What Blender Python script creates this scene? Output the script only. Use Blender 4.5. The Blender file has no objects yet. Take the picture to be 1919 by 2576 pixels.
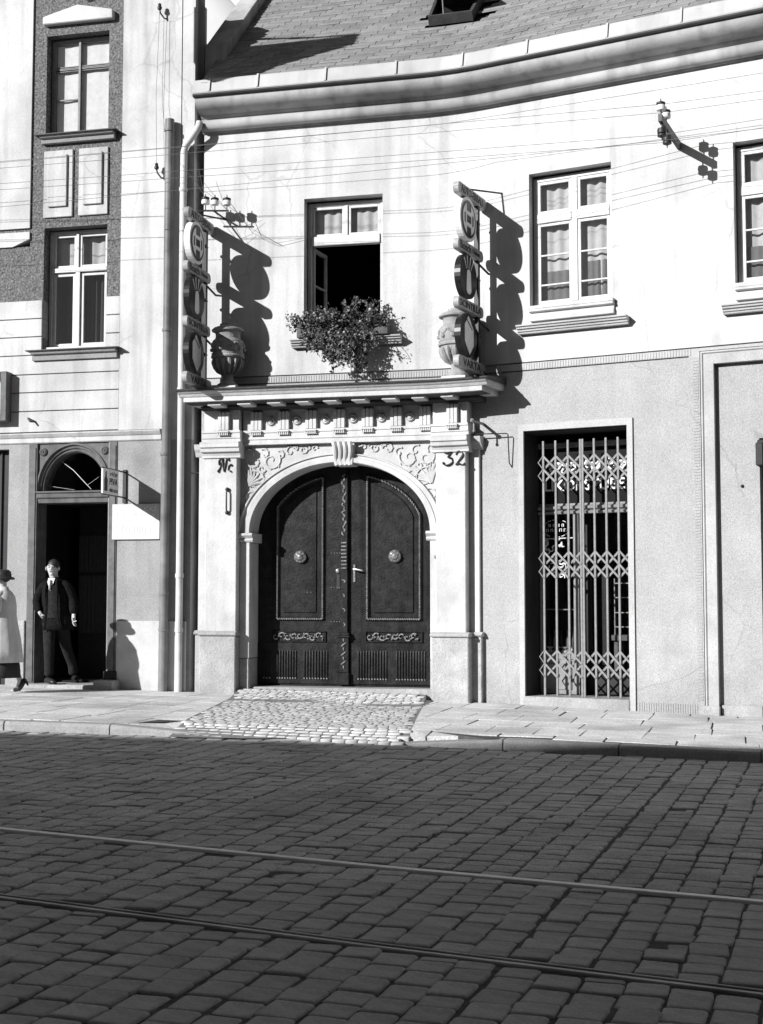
import bpy, bmesh, math, random
from mathutils import Vector, Matrix
PI = math.pi
rad = math.radians
rnd = random.Random(7)
scene = bpy.context.scene
C = scene.collection

# ------------------------------------------------------------------ camera, light, exposure
cam_d = bpy.data.cameras.new('camera')
cam = bpy.data.objects.new('camera', cam_d)
C.objects.link(cam)
cam_d.sensor_fit = 'VERTICAL'
cam_d.sensor_height = 36.0
cam_d.lens = 36.0 * 3350 / 2576
cam_d.clip_end = 3000
cam.location = (0, 0, 1.41)
cam.rotation_euler = (PI / 2 + math.atan(222 / 3350), 0, 0)
scene.camera = cam

SUN_EL, SUN_AZ = rad(21.7), rad(234.4)
sun_vec = Vector((math.sin(SUN_AZ) * math.cos(SUN_EL), math.cos(SUN_AZ) * math.cos(SUN_EL), math.sin(SUN_EL)))
world = bpy.data.worlds.new('World')
scene.world = world
world.use_nodes = True
wn, wl = world.node_tree.nodes, world.node_tree.links
bg = wn['Background']
sky = wn.new('ShaderNodeTexSky')
sky.sky_type = 'NISHITA'
sky.sun_disc = False
sky.sun_elevation = SUN_EL
sky.sun_rotation = SUN_AZ
sky.air_density = 0.75
sky.dust_density = 0.7
bw = wn.new('ShaderNodeRGBToBW')          # black and white film
wl.new(sky.outputs[0], bw.inputs[0])
wl.new(bw.outputs[0], bg.inputs[0])
bg.inputs[1].default_value = 0.05
sun_d = bpy.data.lights.new('sun', 'SUN')
sun_d.energy = 5.0
sun_d.angle = rad(0.5)
sun_d.color = (1.0, 1.0, 1.0)
sun = bpy.data.objects.new('sun', sun_d)
C.objects.link(sun)
sun.rotation_euler = (-sun_vec).to_track_quat('-Z', 'Y').to_euler()
sun.location = (-20, -15, 20)
vs = scene.view_settings
vs.view_transform = 'Standard'
vs.look = 'None'
vs.gamma = 1.0
vs.use_curve_mapping = False
vs.exposure = 0.36
scene.cycles.max_bounces = 6
scene.cycles.diffuse_bounces = 1
scene.cycles.transparent_max_bounces = 12

# ------------------------------------------------------------------ the bending street wall
A1, A2, S1, S2 = rad(13.2), rad(27.5), 3.133, 4.146
RR = (S2 - S1) / (A2 - A1)


def wang(s):
    return A1 if s <= S1 else A2 if s >= S2 else A1 + (s - S1) / RR


def W(s, off=0.0, z=0.0):
    """metres along the house line, in front of it, above the road -> world"""
    s0 = min(s, S1)
    x = -2.5 + s0 * math.cos(A1)
    y = 18.55 - s0 * math.sin(A1)
    if s > S1:
        a = wang(s)
        x += RR * (math.sin(a) - math.sin(A1))
        y -= RR * (math.cos(A1) - math.cos(a))
    if s > S2:
        x += (s - S2) * math.cos(A2)
        y -= (s - S2) * math.sin(A2)
    a = wang(s)
    return Vector((x - off * math.sin(a), y - off * math.cos(a), z))


def gz(x):
    return -0.018 * x


def scuts(s0, s1):
    out = [s0]
    for k in range(9):
        c = S1 + (S2 - S1) * k / 8
        if s0 + 1e-4 < c < s1 - 1e-4:
            out.append(c)
    out.append(s1)
    return out


# ------------------------------------------------------------------ materials (all grey: black and white film)
MATS = {}


def mat(name, v, rough=0.85, var=0.12, scale=6.0, bump=0.0, bscale=60.0, spec=0.3, stain=0.0, streak=0.0,
        metal=0.0, island=0.0, grain=0.0, gscale=140.0, patch=0.0, crack=0.0, splash=0.0):
    m = bpy.data.materials.new(name)
    m.use_nodes = True
    n, l = m.node_tree.nodes, m.node_tree.links
    p = n['Principled BSDF']
    p.inputs['Roughness'].default_value = rough
    p.inputs['Metallic'].default_value = metal
    p.inputs['Specular IOR Level'].default_value = spec
    tc = n.new('ShaderNodeTexCoord')
    co = tc.outputs['Object']
    val = n.new('ShaderNodeValue')
    val.outputs[0].default_value = v
    cur = val.outputs[0]

    def mul(a, b):
        q = n.new('ShaderNodeMath')
        q.operation = 'MULTIPLY'
        l.new(a, q.inputs[0])
        l.new(b, q.inputs[1])
        return q.outputs[0]

    def noise(sc, det, lo, hi, stretch=None, f0=0.3, f1=0.7):
        t = n.new('ShaderNodeTexNoise')
        t.inputs['Scale'].default_value = sc
        t.inputs['Detail'].default_value = det
        if stretch:
            mp = n.new('ShaderNodeMapping')
            mp.inputs['Scale'].default_value = stretch
            l.new(co, mp.inputs[0])
            l.new(mp.outputs[0], t.inputs[0])
        else:
            l.new(co, t.inputs[0])
        r = n.new('ShaderNodeMapRange')
        r.inputs[1].default_value = f0
        r.inputs[2].default_value = f1
        r.inputs[3].default_value = lo
        r.inputs[4].default_value = hi
        l.new(t.outputs[0], r.inputs[0])
        return r.outputs[0]
    if var:
        cur = mul(cur, noise(scale, 6, 1 - var, 1 + var))
    if grain:
        cur = mul(cur, noise(gscale, 3, 1 - grain, 1 + grain))
    if stain:
        cur = mul(cur, noise(0.9, 7, 1 - stain, 1.0, None, 0.36, 0.52))
    if streak:
        cur = mul(cur, noise(1.0, 5, 1 - streak, 1.0, (5, 5, 0.35), 0.34, 0.5))
    if patch:
        cur = mul(cur, noise(0.75, 9, 1 - patch, 1.0, None, 0.575, 0.585))
        cur = mul(cur, noise(2.6, 8, 1.0, 1 - patch * .8, None, 0.62, 0.635))
    if crack:
        nz = n.new('ShaderNodeTexNoise')
        nz.inputs['Scale'].default_value = 2.2
        nz.inputs['Detail'].default_value = 5
        l.new(co, nz.inputs[0])
        mxv = n.new('ShaderNodeMix')
        mxv.data_type = 'VECTOR'
        mxv.inputs[0].default_value = 0.22
        l.new(co, mxv.inputs[4])
        l.new(nz.outputs['Color'], mxv.inputs[5])
        vo = n.new('ShaderNodeTexVoronoi')
        vo.feature = 'DISTANCE_TO_EDGE'
        vo.inputs['Scale'].default_value = 0.9
        l.new(mxv.outputs[1], vo.inputs['Vector'])
        r1 = n.new('ShaderNodeMapRange')
        r1.inputs[1].default_value = 0.0
        r1.inputs[2].default_value = 0.009
        r1.inputs[3].default_value = 1 - crack
        r1.inputs[4].default_value = 1.0
        l.new(vo.outputs['Distance'], r1.inputs[0])
        msk = noise(0.7, 3, 0.0, 1.0, None, 0.50, 0.56)
        mm = n.new('ShaderNodeMix')
        mm.inputs[2].default_value = 1.0
        l.new(msk, mm.inputs[0])
        l.new(r1.outputs[0], mm.inputs[3])
        cur = mul(cur, mm.outputs[0])
    if splash:
        sx = n.new('ShaderNodeSeparateXYZ')
        l.new(co, sx.inputs[0])
        ad2 = n.new('ShaderNodeMath')
        l.new(sx.outputs[2], ad2.inputs[0])
        l.new(noise(3.0, 6, -0.35, 0.35), ad2.inputs[1])
        r2 = n.new('ShaderNodeMapRange')
        r2.inputs[1].default_value = 0.05
        r2.inputs[2].default_value = 0.75
        r2.inputs[3].default_value = 1 - splash
        r2.inputs[4].default_value = 1.0
        l.new(ad2.outputs[0], r2.inputs[0])
        cur = mul(cur, r2.outputs[0])
    if island:
        g = n.new('ShaderNodeNewGeometry')
        oi = n.new('ShaderNodeObjectInfo')
        ad = n.new('ShaderNodeMath')
        l.new(g.outputs['Random Per Island'], ad.inputs[0])
        l.new(oi.outputs['Random'], ad.inputs[1])
        fr = n.new('ShaderNodeMath')
        fr.operation = 'FRACT'
        l.new(ad.outputs[0], fr.inputs[0])
        r = n.new('ShaderNodeMapRange')
        r.inputs[3].default_value = 1 - island
        r.inputs[4].default_value = 1 + island
        l.new(fr.outputs[0], r.inputs[0])
        cur = mul(cur, r.outputs[0])
    cb = n.new('ShaderNodeCombineColor')
    for i in range(3):
        l.new(cur, cb.inputs[i])
    l.new(cb.outputs[0], p.inputs['Base Color'])
    if bump:
        t = n.new('ShaderNodeTexNoise')
        t.inputs['Scale'].default_value = bscale
        t.inputs['Detail'].default_value = 4
        l.new(co, t.inputs[0])
        b = n.new('ShaderNodeBump')
        b.inputs['Strength'].default_value = bump
        b.inputs['Distance'].default_value = 0.02
        l.new(t.outputs[0], b.inputs['Height'])
        l.new(b.outputs[0], p.inputs['Normal'])
    MATS[name] = m
    return m


white_plaster = mat('white_plaster', 0.66, var=0.07, scale=2.2, stain=0.15, streak=0.18, bump=0.2, bscale=30, grain=0.09, gscale=75, patch=0.04, crack=0.22)
grey_plaster = mat('grey_plaster', 0.41, var=0.05, scale=3, stain=0.05, streak=0.05, bump=0.3, bscale=60, grain=0.24, gscale=75, patch=0.03, crack=0.2, splash=0.13)
tavern_white = mat('tavern_white', 0.66, var=0.08, scale=1.6, stain=0.2, streak=0.2, bump=0.2, bscale=30, grain=0.09, gscale=75, patch=0.06, crack=0.2)
tavern_grey = mat('tavern_grey', 0.39, var=0.07, scale=3, stain=0.16, streak=0.12, bump=0.3, bscale=60, grain=0.2, gscale=75, patch=0.07, splash=0.2)
roughcast = mat('roughcast', 0.15, var=0.3, scale=30, bump=1.0, bscale=32, grain=0.55, gscale=38)
stone_white = mat('limewashed_stone', 0.66, var=0.09, scale=4, stain=0.2, streak=0.12, bump=0.25, bscale=28, grain=0.08, gscale=70, patch=0.06)
stone_grey = mat('plinth_stone', 0.47, var=0.12, scale=5, stain=0.2, bump=0.45, bscale=30, grain=0.18, gscale=60, patch=0.10, splash=0.15)
trim_grey = mat('light_trim', 0.48, var=0.07, scale=6, stain=0.15, grain=0.15, gscale=75)
cornice_m = mat('weathered_cornice', 0.46, var=0.12, scale=3, stain=0.32, streak=0.25, bump=0.12, bscale=25, grain=0.08)
sheet_metal = mat('zinc_sheet', 0.50, rough=0.55, var=0.10, scale=2.5, stain=0.2, streak=0.12, spec=0.4)
dark_metal = mat('dark_sheet', 0.06, rough=0.6, var=0.2, scale=8)
slate_m = mat('roof_slate', 0.245, rough=0.75, var=0.12, scale=7, stain=0.16, island=0.16, grain=0.10, gscale=50, bump=0.1, bscale=30)
iron = mat('black_iron', 0.025, rough=0.5, var=0.3, scale=30, spec=0.4)
steel_paint = mat('grey_painted_iron', 0.23, rough=0.5, var=0.2, scale=25)
rail_m = mat('sheen_rail_steel', 0.95, rough=0.5, var=0.1, scale=5, spec=0.8)  # pale base colour stands in for the sky's reflection on the farther rail
rail_dull = mat('dull_rail_steel', 0.40, rough=0.5, var=0.5, scale=2.5, spec=0.4)
rail_dark = mat('rail_groove', 0.03, rough=0.8)
porcelain = mat('white_porcelain', 0.75, rough=0.25, var=0.03, spec=0.5)
door_wood = mat('dark_oak', 0.020, rough=0.42, var=0.45, scale=9, streak=0.55, spec=0.16, bump=0.2, bscale=35, grain=0.35, gscale=45)
door_edge = mat('highlit_carving', 0.22, rough=0.4, var=0.6, scale=40, spec=0.3)  # far paler than the oak: highlights of the carving put into its colour
brass = mat('worn_brass', 0.45, rough=0.3, var=0.25, scale=40, metal=0.7)
brown_wood = mat('brown_painted_wood', 0.13, rough=0.6, var=0.25, scale=10, streak=0.25, grain=0.15)
black_wood = mat('blackened_wood', 0.018, rough=0.5, var=0.3, scale=10)
frame_white = mat('white_window_paint', 0.66, rough=0.5, var=0.08, scale=12, streak=0.12)
frame_grey = mat('grey_window_paint', 0.25, rough=0.6, var=0.15, scale=14, streak=0.2)
frame_dark = mat('dark_window_paint', 0.03, rough=0.6, var=0.2, scale=14)
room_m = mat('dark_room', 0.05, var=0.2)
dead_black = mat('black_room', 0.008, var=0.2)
pipe_grey = mat('grey_pipe', 0.23, rough=0.5, var=0.2, scale=6, stain=0.3, streak=0.2)
pipe_dark = mat('dark_pipe', 0.14, rough=0.55, var=0.25, scale=6, streak=0.3)
pipe_white = mat('pale_pipe', 0.62, rough=0.5, var=0.1, scale=6, stain=0.2)
sett_m = mat('granite_sett', 0.43, rough=0.7, var=0.16, scale=9, bump=0.4, bscale=40, island=0.13, spec=0.3, grain=0.26, gscale=75, stain=0.25)
joint_m = mat('joint_dirt', 0.075, rough=0.95, var=0.4, scale=20, grain=0.3, gscale=60)
slab_m = mat('paving_stone', 0.74, rough=0.85, var=0.10, scale=4, bump=0.35, bscale=25, island=0.09, grain=0.26, gscale=50, stain=0.28, patch=0.08)
cobble_m = mat('pale_cobble', 0.58, rough=0.85, var=0.08, scale=6, bump=0.15, bscale=50, island=0.06, grain=0.2, gscale=60, stain=0.2)
pave_joint = mat('paving_joint', 0.07, rough=0.95, var=0.3, scale=14)
stone_dull = mat('dull_limewash', 0.56, var=0.1, scale=6, stain=0.2, bump=0.25, bscale=30)
tavern_base = mat('limed_plinth', 0.58, var=0.1, scale=4, stain=0.4, bump=0.3, bscale=40, grain=0.12)
board_m = mat('bleached_board', 0.60, rough=0.6, var=0.08, scale=12)
frame_trim = mat('doorway_trim', 0.46, var=0.07, scale=6, stain=0.15, grain=0.18, gscale=75, splash=0.15)
name_m = mat('black_name_glass', 0.010, rough=0.35, var=0.2, spec=0.05)
cornice_shade = mat('cornice_shade_stone', 0.07, rough=0.95, var=0.35, scale=8)  # dark colour standing in for the shade under the gateway cornice
sand_joint = mat('sandy_joint', 0.22, rough=0.95, var=0.25, scale=14)
kerb_m = mat('granite_kerb', 0.34, rough=0.75, var=0.12, scale=6, bump=0.2, bscale=40, island=0.08, grain=0.18, gscale=60)
sign_face = mat('faded_enamel', 0.38, rough=0.5, var=0.2, scale=15, streak=0.25)
sign_pale = mat('pale_enamel', 0.84, rough=0.45, var=0.08, scale=12, streak=0.1)
sign_black = mat('black_enamel', 0.015, rough=0.35, var=0.2, scale=12)
letter_black = mat('black_lettering', 0.02, rough=0.5, var=0.1)
letter_white = mat('white_lettering', 0.85, rough=0.5, var=0.03)
letter_grey = mat('faded_lettering', 0.52, rough=0.6, var=0.2, scale=20)
urn_m = mat('weathered_urn', 0.36, rough=0.85, var=0.25, scale=9, stain=0.35, bump=0.4, bscale=35)
leaf_m = mat('leaf', 0.12, rough=0.5, var=0.3, scale=12, island=0.6)
flower_m = mat('pale_blossom', 0.42, rough=0.7, var=0.2, island=0.25)
earth_m = mat('planter_wood', 0.12, var=0.3)
skin_m = mat('skin', 0.52, rough=0.55, var=0.06, scale=20)
hair_m = mat('dark_hair', 0.03, rough=0.5, var=0.3, scale=50)
suit_m = mat('dark_suit_cloth', 0.013, rough=0.95, var=0.3, scale=25, bump=0.6, bscale=16, spec=0.04)
trouser_m = mat('grey_trouser_cloth', 0.026, rough=0.95, var=0.25, scale=25, bump=0.6, bscale=12, spec=0.04)
shirt_m = mat('white_shirt', 0.8, rough=0.8, var=0.03)
shoe_m = mat('black_leather', 0.02, rough=0.35, var=0.2)
coat_m = mat('pale_coat_cloth', 0.58, rough=0.9, var=0.06, scale=20, bump=0.3, bscale=10)
skirt_m = mat('dark_skirt_cloth', 0.03, rough=0.9, var=0.2)
stocking_m = mat('pale_stocking', 0.40, rough=0.7, var=0.06)
wire_m = mat('dull_wire', 0.16, rough=0.5, var=0.2)
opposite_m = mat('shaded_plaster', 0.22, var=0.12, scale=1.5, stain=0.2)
sand_m = mat('ground_earth', 0.12, var=0.2)


def curtain_mat(name, v):
    m = bpy.data.materials.new(name)
    m.use_nodes = True
    n, l = m.node_tree.nodes, m.node_tree.links
    p = n['Principled BSDF']
    out = n['Material Output']
    p.inputs['Roughness'].default_value = 0.9
    p.inputs['Specular IOR Level'].default_value = 0.1
    tc = n.new('ShaderNodeTexCoord')
    t = n.new('ShaderNodeTexNoise')
    t.inputs['Scale'].default_value = 14
    l.new(tc.outputs['Object'], t.inputs[0])
    r = n.new('ShaderNodeMapRange')
    r.inputs[3].default_value = v * 0.8
    r.inputs[4].default_value = v * 1.2
    l.new(t.outputs[0], r.inputs[0])
    cb = n.new('ShaderNodeCombineColor')
    for i in range(3):
        l.new(r.outputs[0], cb.inputs[i])
    l.new(cb.outputs[0], p.inputs['Base Color'])
    tr = n.new('ShaderNodeBsdfTranslucent')
    tr.inputs[0].default_value = (v, v, v, 1)
    mx = n.new('ShaderNodeMixShader')
    mx.inputs[0].default_value = 0.2
    l.new(p.outputs[0], mx.inputs[1])
    l.new(tr.outputs[0], mx.inputs[2])
    l.new(mx.outputs[0], out.inputs[0])
    return m


curtain_white = curtain_mat('white_curtain', 0.93)
curtain_net = curtain_mat('net_curtain', 0.62)
curtain_grey = curtain_mat('grey_curtain', 0.20)
curtain_dim = curtain_mat('dim_door_curtain', 0.06)


def glass_mat():
    m = bpy.data.materials.new('window_glass')
    m.use_nodes = True
    n, l = m.node_tree.nodes, m.node_tree.links
    n.remove(n['Principled BSDF'])
    tr = n.new('ShaderNodeBsdfTransparent')
    tr.inputs[0].default_value = (0.94, 0.94, 0.94, 1)
    gl = n.new('ShaderNodeBsdfGlossy')
    gl.inputs['Roughness'].default_value = 0.015
    tc = n.new('ShaderNodeTexCoord')
    t = n.new('ShaderNodeTexNoise')
    t.inputs['Scale'].default_value = 2.2
    l.new(tc.outputs['Object'], t.inputs[0])
    b = n.new('ShaderNodeBump')
    b.inputs['Strength'].default_value = 0.12
    b.inputs['Distance'].default_value = 0.02
    l.new(t.outputs[0], b.inputs['Height'])
    l.new(b.outputs[0], gl.inputs['Normal'])
    fr = n.new('ShaderNodeFresnel')
    fr.inputs[0].default_value = 1.6
    ge = n.new('ShaderNodeNewGeometry')
    inv = n.new('ShaderNodeMath')
    inv.operation = 'SUBTRACT'
    inv.inputs[0].default_value = 1.0
    l.new(ge.outputs['Backfacing'], inv.inputs[1])
    mu = n.new('ShaderNodeMath')
    mu.operation = 'MULTIPLY'
    l.new(fr.outputs[0], mu.inputs[0])
    l.new(inv.outputs[0], mu.inputs[1])
    mx = n.new('ShaderNodeMixShader')
    l.new(mu.outputs[0], mx.inputs[0])
    l.new(tr.outputs[0], mx.inputs[1])
    l.new(gl.outputs[0], mx.inputs[2])
    l.new(mx.outputs[0], n['Material Output'].inputs[0])
    return m


glass = glass_mat()


# ------------------------------------------------------------------ objects
def tag(o, label=None, cat=None, group=None, kind=None):
    if label:
        o['label'] = label
    if cat:
        o['category'] = cat
    if group:
        o['group'] = group
    if kind:
        o['kind'] = kind
    return o


def thing(name, loc, label, cat, group=None):
    o = bpy.data.objects.new(name, None)
    o.empty_display_size = 0.2
    C.objects.link(o)
    o.location = loc
    return tag(o, label, cat, group)


def world_loc(o):
    v = Vector((0, 0, 0))
    while o:
        v += Vector(o.location)
        o = o.parent
    return v


class MB:
    def __init__(s):
        s.v, s.f = [], []

    def add(s, vs, fs):
        b = len(s.v)
        s.v += [Vector(p) for p in vs]
        s.f += [tuple(b + i for i in f) for f in fs]
        return s

    def box(s, s0, s1, o0, o1, z0, z1):
        return s.ext([(o0, z0), (o1, z0), (o1, z1), (o0, z1)], s0, s1)

    def ext(s, prof, s0, s1):
        """profile of (off, z) swept along the wall line"""
        cs = scuts(s0, s1)
        n = len(prof)
        vs = [W(c, o, z) for c in cs for o, z in prof]
        fs = [(i * n + k, i * n + (k + 1) % n, (i + 1) * n + (k + 1) % n, (i + 1) * n + k)
              for i in range(len(cs) - 1) for k in range(n)]
        fs += [tuple(range(n))[::-1], tuple(range((len(cs) - 1) * n, len(cs) * n))]
        return s.add(vs, fs)

    def prism(s, poly, o0, o1):
        """polygon of (s, z) given thickness from o0 (back) to o1 (front)"""
        n = len(poly)
        vs = [W(a, o0, z) for a, z in poly] + [W(a, o1, z) for a, z in poly]
        fs = [tuple(range(n))[::-1], tuple(range(n, 2 * n))]
        fs += [(i, (i + 1) % n, n + (i + 1) % n, n + i) for i in range(n)]
        return s.add(vs, fs)

    def slab(s, poly, z0, z1):
        n = len(poly)
        vs = [(p[0], p[1], z0) for p in poly] + [(p[0], p[1], z1) for p in poly]
        fs = [tuple(range(n))[::-1], tuple(range(n, 2 * n))]
        fs += [(i, (i + 1) % n, n + (i + 1) % n, n + i) for i in range(n)]
        return s.add(vs, fs)

    def frame_box(s, c, ax, ay, az):
        c, ax, ay, az = Vector(c), Vector(ax), Vector(ay), Vector(az)
        vs = [c + ax * i + ay * j + az * k for k in (-1, 1) for j in (-1, 1) for i in (-1, 1)]
        return s.add(vs, [(0, 2, 3, 1), (4, 5, 7, 6), (0, 1, 5, 4), (2, 6, 7, 3), (0, 4, 6, 2), (1, 3, 7, 5)])

    def tube(s, pts, r, n=6):
        pts = [Vector(p) for p in pts]
        m = len(pts)
        rs = r if isinstance(r, (list, tuple)) else [r] * m
        vs, up = [], None
        for i, p in enumerate(pts):
            t = (pts[min(i + 1, m - 1)] - pts[max(i - 1, 0)]).normalized()
            if up is None:
                up = Vector((0, 0, 1)) if abs(t.z) < 0.9 else Vector((1, 0, 0))
            a = t.cross(up)
            a = a.normalized() if a.length > 1e-5 else t.orthogonal().normalized()
            b = a.cross(t).normalized()
            up = b
            vs += [p + (a * math.cos(2 * PI * k / n) + b * math.sin(2 * PI * k / n)) * rs[i] for k in range(n)]
        fs = [(i * n + k, i * n + (k + 1) % n, (i + 1) * n + (k + 1) % n, (i + 1) * n + k)
              for i in range(m - 1) for k in range(n)]
        fs += [tuple(range(n))[::-1], tuple(range((m - 1) * n, m * n))]
        return s.add(vs, fs)

    def lathe(s, c, prof, n=20, axis=None):
        c = Vector(c)
        az = Vector(axis).normalized() if axis is not None else Vector((0, 0, 1))
        ax = az.orthogonal().normalized() if axis is not None else Vector((1, 0, 0))
        ay = az.cross(ax)
        m = len(prof)
        vs = [c + az * z + (ax * math.cos(2 * PI * k / n) + ay * math.sin(2 * PI * k / n)) * r for r, z in prof for k in range(n)]
        fs = [(i * n + k, i * n + (k + 1) % n, (i + 1) * n + (k + 1) % n, (i + 1) * n + k)
              for i in range(m - 1) for k in range(n)]
        fs += [tuple(range(n))[::-1], tuple(range((m - 1) * n, m * n))]
        return s.add(vs, fs)

    def ball(s, c, r, n=8, sq=(1, 1, 1)):
        c = Vector(c)
        m = max(4, n // 2)
        vs = [c + Vector((0, 0, -r * sq[2]))]
        for i in range(1, m):
            t = PI * i / m
            vs += [c + Vector((r * math.sin(t) * math.cos(2 * PI * k / n) * sq[0], r * math.sin(t) * math.sin(2 * PI * k / n) * sq[1],
                               -r * math.cos(t) * sq[2])) for k in range(n)]
        vs.append(c + Vector((0, 0, r * sq[2])))
        fs = [(0, 1 + (k + 1) % n, 1 + k) for k in range(n)]
        fs += [(1 + i * n + k, 1 + i * n + (k + 1) % n, 1 + (i + 1) * n + (k + 1) % n, 1 + (i + 1) * n + k)
               for i in range(m - 2) for k in range(n)]
        L = len(vs) - 1
        fs += [(L, 1 + (m - 2) * n + k, 1 + (m - 2) * n + (k + 1) % n) for k in range(n)]
        return s.add(vs, fs)

    def build(s, name, m, parent=None, smooth=False, bevel=0.0, fix=True):
        """one mesh object; its vertices are given in world metres"""
        o0 = world_loc(parent) if parent else Vector((0, 0, 0))
        me = bpy.data.meshes.new(name)
        me.from_pydata([tuple(p - o0) for p in s.v], [], s.f)
        if fix:
            bm = bmesh.new()
            bm.from_mesh(me)
            if smooth == 'weld':
                bmesh.ops.remove_doubles(bm, verts=bm.verts, dist=1e-4)
            bmesh.ops.recalc_face_normals(bm, faces=bm.faces)
            if bevel:
                es = [e for e in bm.edges if len(e.link_faces) == 2 and e.calc_face_angle(0) > 0.6]
                bmesh.ops.bevel(bm, geom=es, offset=bevel, segments=1, affect='EDGES', clamp_overlap=True)
            bm.to_mesh(me)
            bm.free()
        me.materials.append(m)
        if smooth:
            for p in me.polygons:
                p.use_smooth = True
            try:
                me.set_sharp_from_angle(angle=rad(40))
            except Exception:
                pass
        o = bpy.data.objects.new(name, me)
        C.objects.link(o)
        if parent:
            o.parent = parent
        return o


def holder(name, parent):
    o = bpy.data.objects.new(name, None)
    o.empty_display_size = 0.1
    C.objects.link(o)
    o.parent = parent
    return o


def arcpts(cs, cz, a, b, t0, t1, n):
    return [(cs + a * math.cos(t0 + (t1 - t0) * i / n), cz + b * math.sin(t0 + (t1 - t0) * i / n)) for i in range(n + 1)]


def wallgrid(mb, s0, s1, z0, z1, holes, off, thick):
    """a wall of real thickness with rectangular openings"""
    ss = sorted(set([s0, s1] + [h[i] for h in holes for i in (0, 1)] + scuts(s0, s1)))
    zs = sorted(set([z0, z1] + [h[i] for h in holes for i in (2, 3)]))
    ss = [a for a in ss if s0 <= a <= s1]
    zs = [a for a in zs if z0 <= a <= z1]

    def solid(i, j):
        if i < 0 or j < 0 or i >= len(ss) - 1 or j >= len(zs) - 1:
            return False
        a, b = (ss[i] + ss[i + 1]) / 2, (zs[j] + zs[j + 1]) / 2
        return not any(h[0] < a < h[1] and h[2] < b < h[3] for h in holes)
    for i in range(len(ss) - 1):
        for j in range(len(zs) - 1):
            if not solid(i, j):
                continue
            a, b, c, d = ss[i], ss[i + 1], zs[j], zs[j + 1]
            for o in (off, off - thick):
                mb.add([W(a, o, c), W(b, o, c), W(b, o, d), W(a, o, d)], [(0, 1, 2, 3)])
            for (di, dj, p, q) in ((-1, 0, (a, c), (a, d)), (1, 0, (b, c), (b, d)), (0, -1, (a, c), (b, c)), (0, 1, (a, d), (b, d))):
                if not solid(i + di, j + dj):
                    mb.add([W(p[0], off, p[1]), W(q[0], off, q[1]), W(q[0], off - thick, q[1]), W(p[0], off - thick, p[1])], [(0, 1, 2, 3)])
    return mb


def text_mesh(body, size=1.0, bold=0.0, shear=0.0, align='CENTER'):
    cu = bpy.data.curves.new('lettering', 'FONT')
    cu.body = body
    cu.size = size
    cu.offset = bold
    cu.shear = shear
    cu.align_x = align
    cu.align_y = 'CENTER'
    cu.resolution_u = 3
    o = bpy.data.objects.new('lettering', cu)
    C.objects.link(o)
    dg = bpy.context.evaluated_depsgraph_get()
    me = bpy.data.meshes.new_from_object(o.evaluated_get(dg))
    vs = [v.co.copy() for v in me.vertices]
    fs = [tuple(p.vertices) for p in me.polygons]
    bpy.data.objects.remove(o)
    bpy.data.curves.remove(cu)
    bpy.data.meshes.remove(me)
    return vs, fs


def lettering(mb, body, origin, xd, yd, nd, width, height, depth=0.006, **k):
    """flat letters of a small real thickness, fitted into width x height"""
    vs, fs = text_mesh(body, 1.0, **k)
    if not vs:
        return mb
    x0, x1 = min(v.x for v in vs), max(v.x for v in vs)
    y0, y1 = min(v.y for v in vs), max(v.y for v in vs)
    sx, sy = width / max(1e-6, x1 - x0), height / max(1e-6, y1 - y0)
    o, xd, yd, nd = Vector(origin), Vector(xd), Vector(yd), Vector(nd)

    def P(v, d):
        return o + xd * ((v.x - (x0 + x1) / 2) * sx) + yd * ((v.y - (y0 + y1) / 2) * sy) + nd * d
    n = len(vs)
    mb.add([P(v, depth) for v in vs], fs)
    cnt = {}
    for f in fs:
        for a, b in zip(f, f[1:] + f[:1]):
            cnt[(a, b)] = 1
    rim = [(a, b) for a, b in cnt if (b, a) not in cnt]
    mb.add([P(v, depth) for v in vs] + [P(v, 0) for v in vs], [(a, b, b + n, a + n) for a, b in rim])
    return mb


def axes(s):
    a = wang(s)
    return Vector((math.cos(a), -math.sin(a), 0)), Vector((-math.sin(a), -math.cos(a), 0))


UP = Vector((0, 0, 1))


def dup(o, parent=None):
    c = o.copy()
    C.objects.link(c)
    c.parent = parent
    for ch in list(o.children):
        dup(ch, c)
    return c

# ------------------------------------------------------------------ street: road, kerb, pavement, driveway
def rotu(a):
    return Vector((math.cos(a), -math.sin(a), 0)), Vector((math.sin(a), math.cos(a), 0))


KERB = [(-14.0, 15.9), (-3.9, 13.86), (0.2, 13.2), (3.45, 12.22), (14.0, 8.2)]      # foot of the kerb, road side
KW = 0.20


def kerb_y(x):
    for (xa, ya), (xb, yb) in zip(KERB, KERB[1:]):
        if x <= xb:
            return ya + (yb - ya) * (x - xa) / (xb - xa)
    return KERB[-1][1]


DL = [(-2.12, 13.5), (-1.93, 18.6)]      # edges of the cobbled drive
DR = [(0.25, 13.0), (0.62, 18.2)]


def line_x(L, y):
    (xa, ya), (xb, yb) = L
    return xa + (xb - xa) * (y - ya) / (yb - ya)


def clip(poly, px, py, nx, ny):
    """keep the side of the line through (px, py) towards (nx, ny)"""
    out = []
    for i in range(len(poly)):
        a, b = poly[i], poly[(i + 1) % len(poly)]
        da = (a[0] - px) * nx + (a[1] - py) * ny
        db = (b[0] - px) * nx + (b[1] - py) * ny
        if da >= 0:
            out.append(a)
        if (da >= 0) != (db >= 0):
            t = da / (da - db)
            out.append((a[0] + (b[0] - a[0]) * t, a[1] + (b[1] - a[1]) * t))
    return out


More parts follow.
